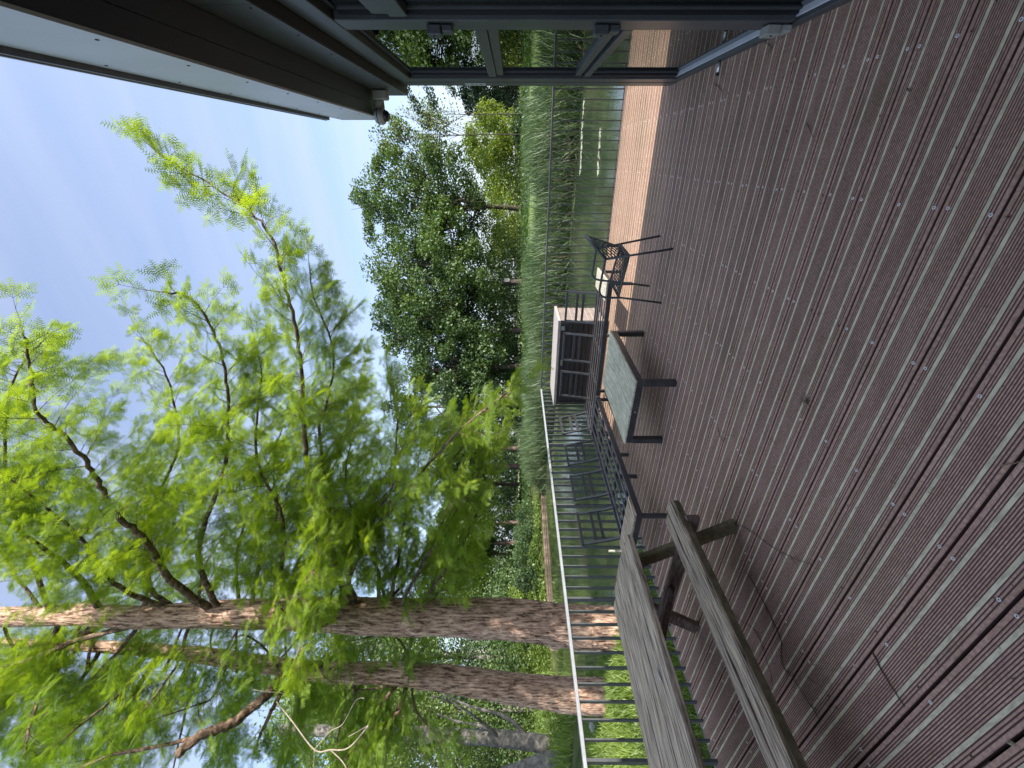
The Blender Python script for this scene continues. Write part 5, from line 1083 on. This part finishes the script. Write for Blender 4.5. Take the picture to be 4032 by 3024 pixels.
# ---- floating weed, lily leaves
def weed(name, lab, strips_, col, n, size):
    mb = MB()
    for (x0, x1, y0, y1) in strips_:
        for i in range(n):
            x = random.uniform(x0, x1); y = y0+(y1-y0)*random.random()+0.25*math.sin(x*1.1); r_ = size*random.uniform(0.3, 1.2); k = 7; a0 = random.random()*6
            mb.add([(x+r_*random.uniform(.7, 1.3)*2.2*math.cos(a0+q*6.28/k), y+r_*random.uniform(.7, 1.3)*math.sin(a0+q*6.28/k), WATER+0.004+0.002*(i % 3)) for q in range(k)], [tuple(range(k))])
    o = mb.build(name, col); return tag(o, lab, 'water weed', kind='stuff')
M_duck = mat('duckweed', (0.11, 0.14, 0.04), 0.9, var=(0.19, 0.22, 0.08), scale=20)
M_scum = mat('pale_weed', (0.30, 0.34, 0.22), 0.9, var=(0.50, 0.53, 0.40), scale=14)
weed('duckweed', 'yellow-green duckweed fringe at the foot of the reeds', [(-5.5, 4, 17.9, 18.6), (-16, -5, 18.6, 19.8)], M_duck, 420, 0.05)
weed('floating_leaves', 'pale streaks of floating leaves on the open water', [(-0.5, 1.7, 16.6, 16.95), (-0.35, 0.65, 13.1, 13.35)], M_scum, 70, 0.055)
# ---- small things in the distance
def place(Y, D, name, label, cat, group=None): x, y = gpt(Y, D); return empty(name, (x, y, float(ground_z(x, y))), math.atan2(R_AX.y, R_AX.x), label, cat, group)
wf = place(430, 27, 'wire_fence', 'thin wire fence with slim posts between reeds and sandy path', 'fence'); zg = wf.location.z
for k in range(-4, 7): MB().tube([(k*1.67+0.65, 0, -0.2), (k*1.67+0.65, 0, 0.78)], 0.02, n=6).build('post', M_balus, wf)
for z in (0.20, 0.38, 0.56, 0.72): MB().tube([(-6.5, 0, z), (11, 0, z)], 0.008, n=4).build('wire', M_balus, wf)
sg = place(455, 74, 'white_shelter', 'small white flat-roofed shelter under the dark tree beyond the path', 'shelter')
MB().box(-0.9, 0.9, -0.6, 0.6, 1.55, 1.75).build('roof', M_white, sg); MB().box(-0.85, 0.85, 0.5, 0.58, 0.4, 1.55).build('back_panel', M_steel, sg)
for a in (-0.8, 0.8): MB().box(a-0.05, a+0.05, -0.55, -0.45, 0, 1.55).build('post', M_white, sg)
wr_ = place(2760, 44, 'white_rail', 'thin white rail on posts crossing behind the redwood trunks', 'fence')
MB().bar((-9.5, 0, 1.42-wr_.location.z), (6.8, 0, 1.5-wr_.location.z), 0.05, 0.06).build('rail', M_white, wr_)
for k in range(6): MB().box(-8+k*2.9, -7.93+k*2.9, -0.03, 0.03, 0, 1.40-wr_.location.z).build('post', M_white, wr_)
lg = place(2640, 34, 'log_pile', 'reddish cut logs lying beside the white rail behind the second redwood', 'logs')
for k, (a, z, l_) in enumerate(((0, 0.75, 1.0), (0.1, 1.0, 0.8), (-0.15, 1.2, 0.7), (0.05, 0.5, 1.1), (0.0, 0.25, 1.2))): MB().tube([(a-l_/2, 0, z), (a+l_/2, 0.1, z+0.08)], 0.14, n=9).build('log', M_bark, lg)
q = pxz(2540, 2170, WATER); sk = MB().tube([(0, 0, -0.3), (0, 0, 0.66)], [0.024, 0.02], n=8); o = sk.build('stake', M_woodend, None, (q.x, q.y, WATER)); tag(o, 'pale wooden stake standing in the water behind the lounge frame', 'stake')
q = px(2400, 2862, 9.4); x_, y_ = q.x, q.y
mb = MB(); bm = bmesh.new(); bmesh.ops.create_icosphere(bm, subdivisions=2, radius=0.15); rr = random.Random(3)
for v in bm.verts: v.co = Vector((v.co.x*1.1, v.co.y*0.9, v.co.z*0.8))*rr.uniform(0.88, 1.1)
bm.verts.index_update(); mb.add([v.co.copy() for v in bm.verts], [tuple(v.index for v in f.verts) for f in bm.faces]); bm.free()
tag(mb.build('stone', M_stone, None, (x_, y_, float(ground_z(x_, y_))+0.08)), 'grey and white stone lying in the grass left of the second redwood', 'stone')
tg = px(1995, 1103, 50.5); tg_o = MB().box(-0.22, 0.22, -0.02, 0.02, -0.32, 0.32).build('trunk_tag', M_white, None, (tg.x, tg.y, tg.z)); tg_o.rotation_euler = (0, 0, math.atan2(R_AX.y, R_AX.x)); tag(tg_o, 'small white number plate on the second oak trunk', 'sign')
print('objects', len(bpy.data.objects), 'tris approx', sum(len(o.data.polygons) for o in bpy.data.objects if o.type == 'MESH'))
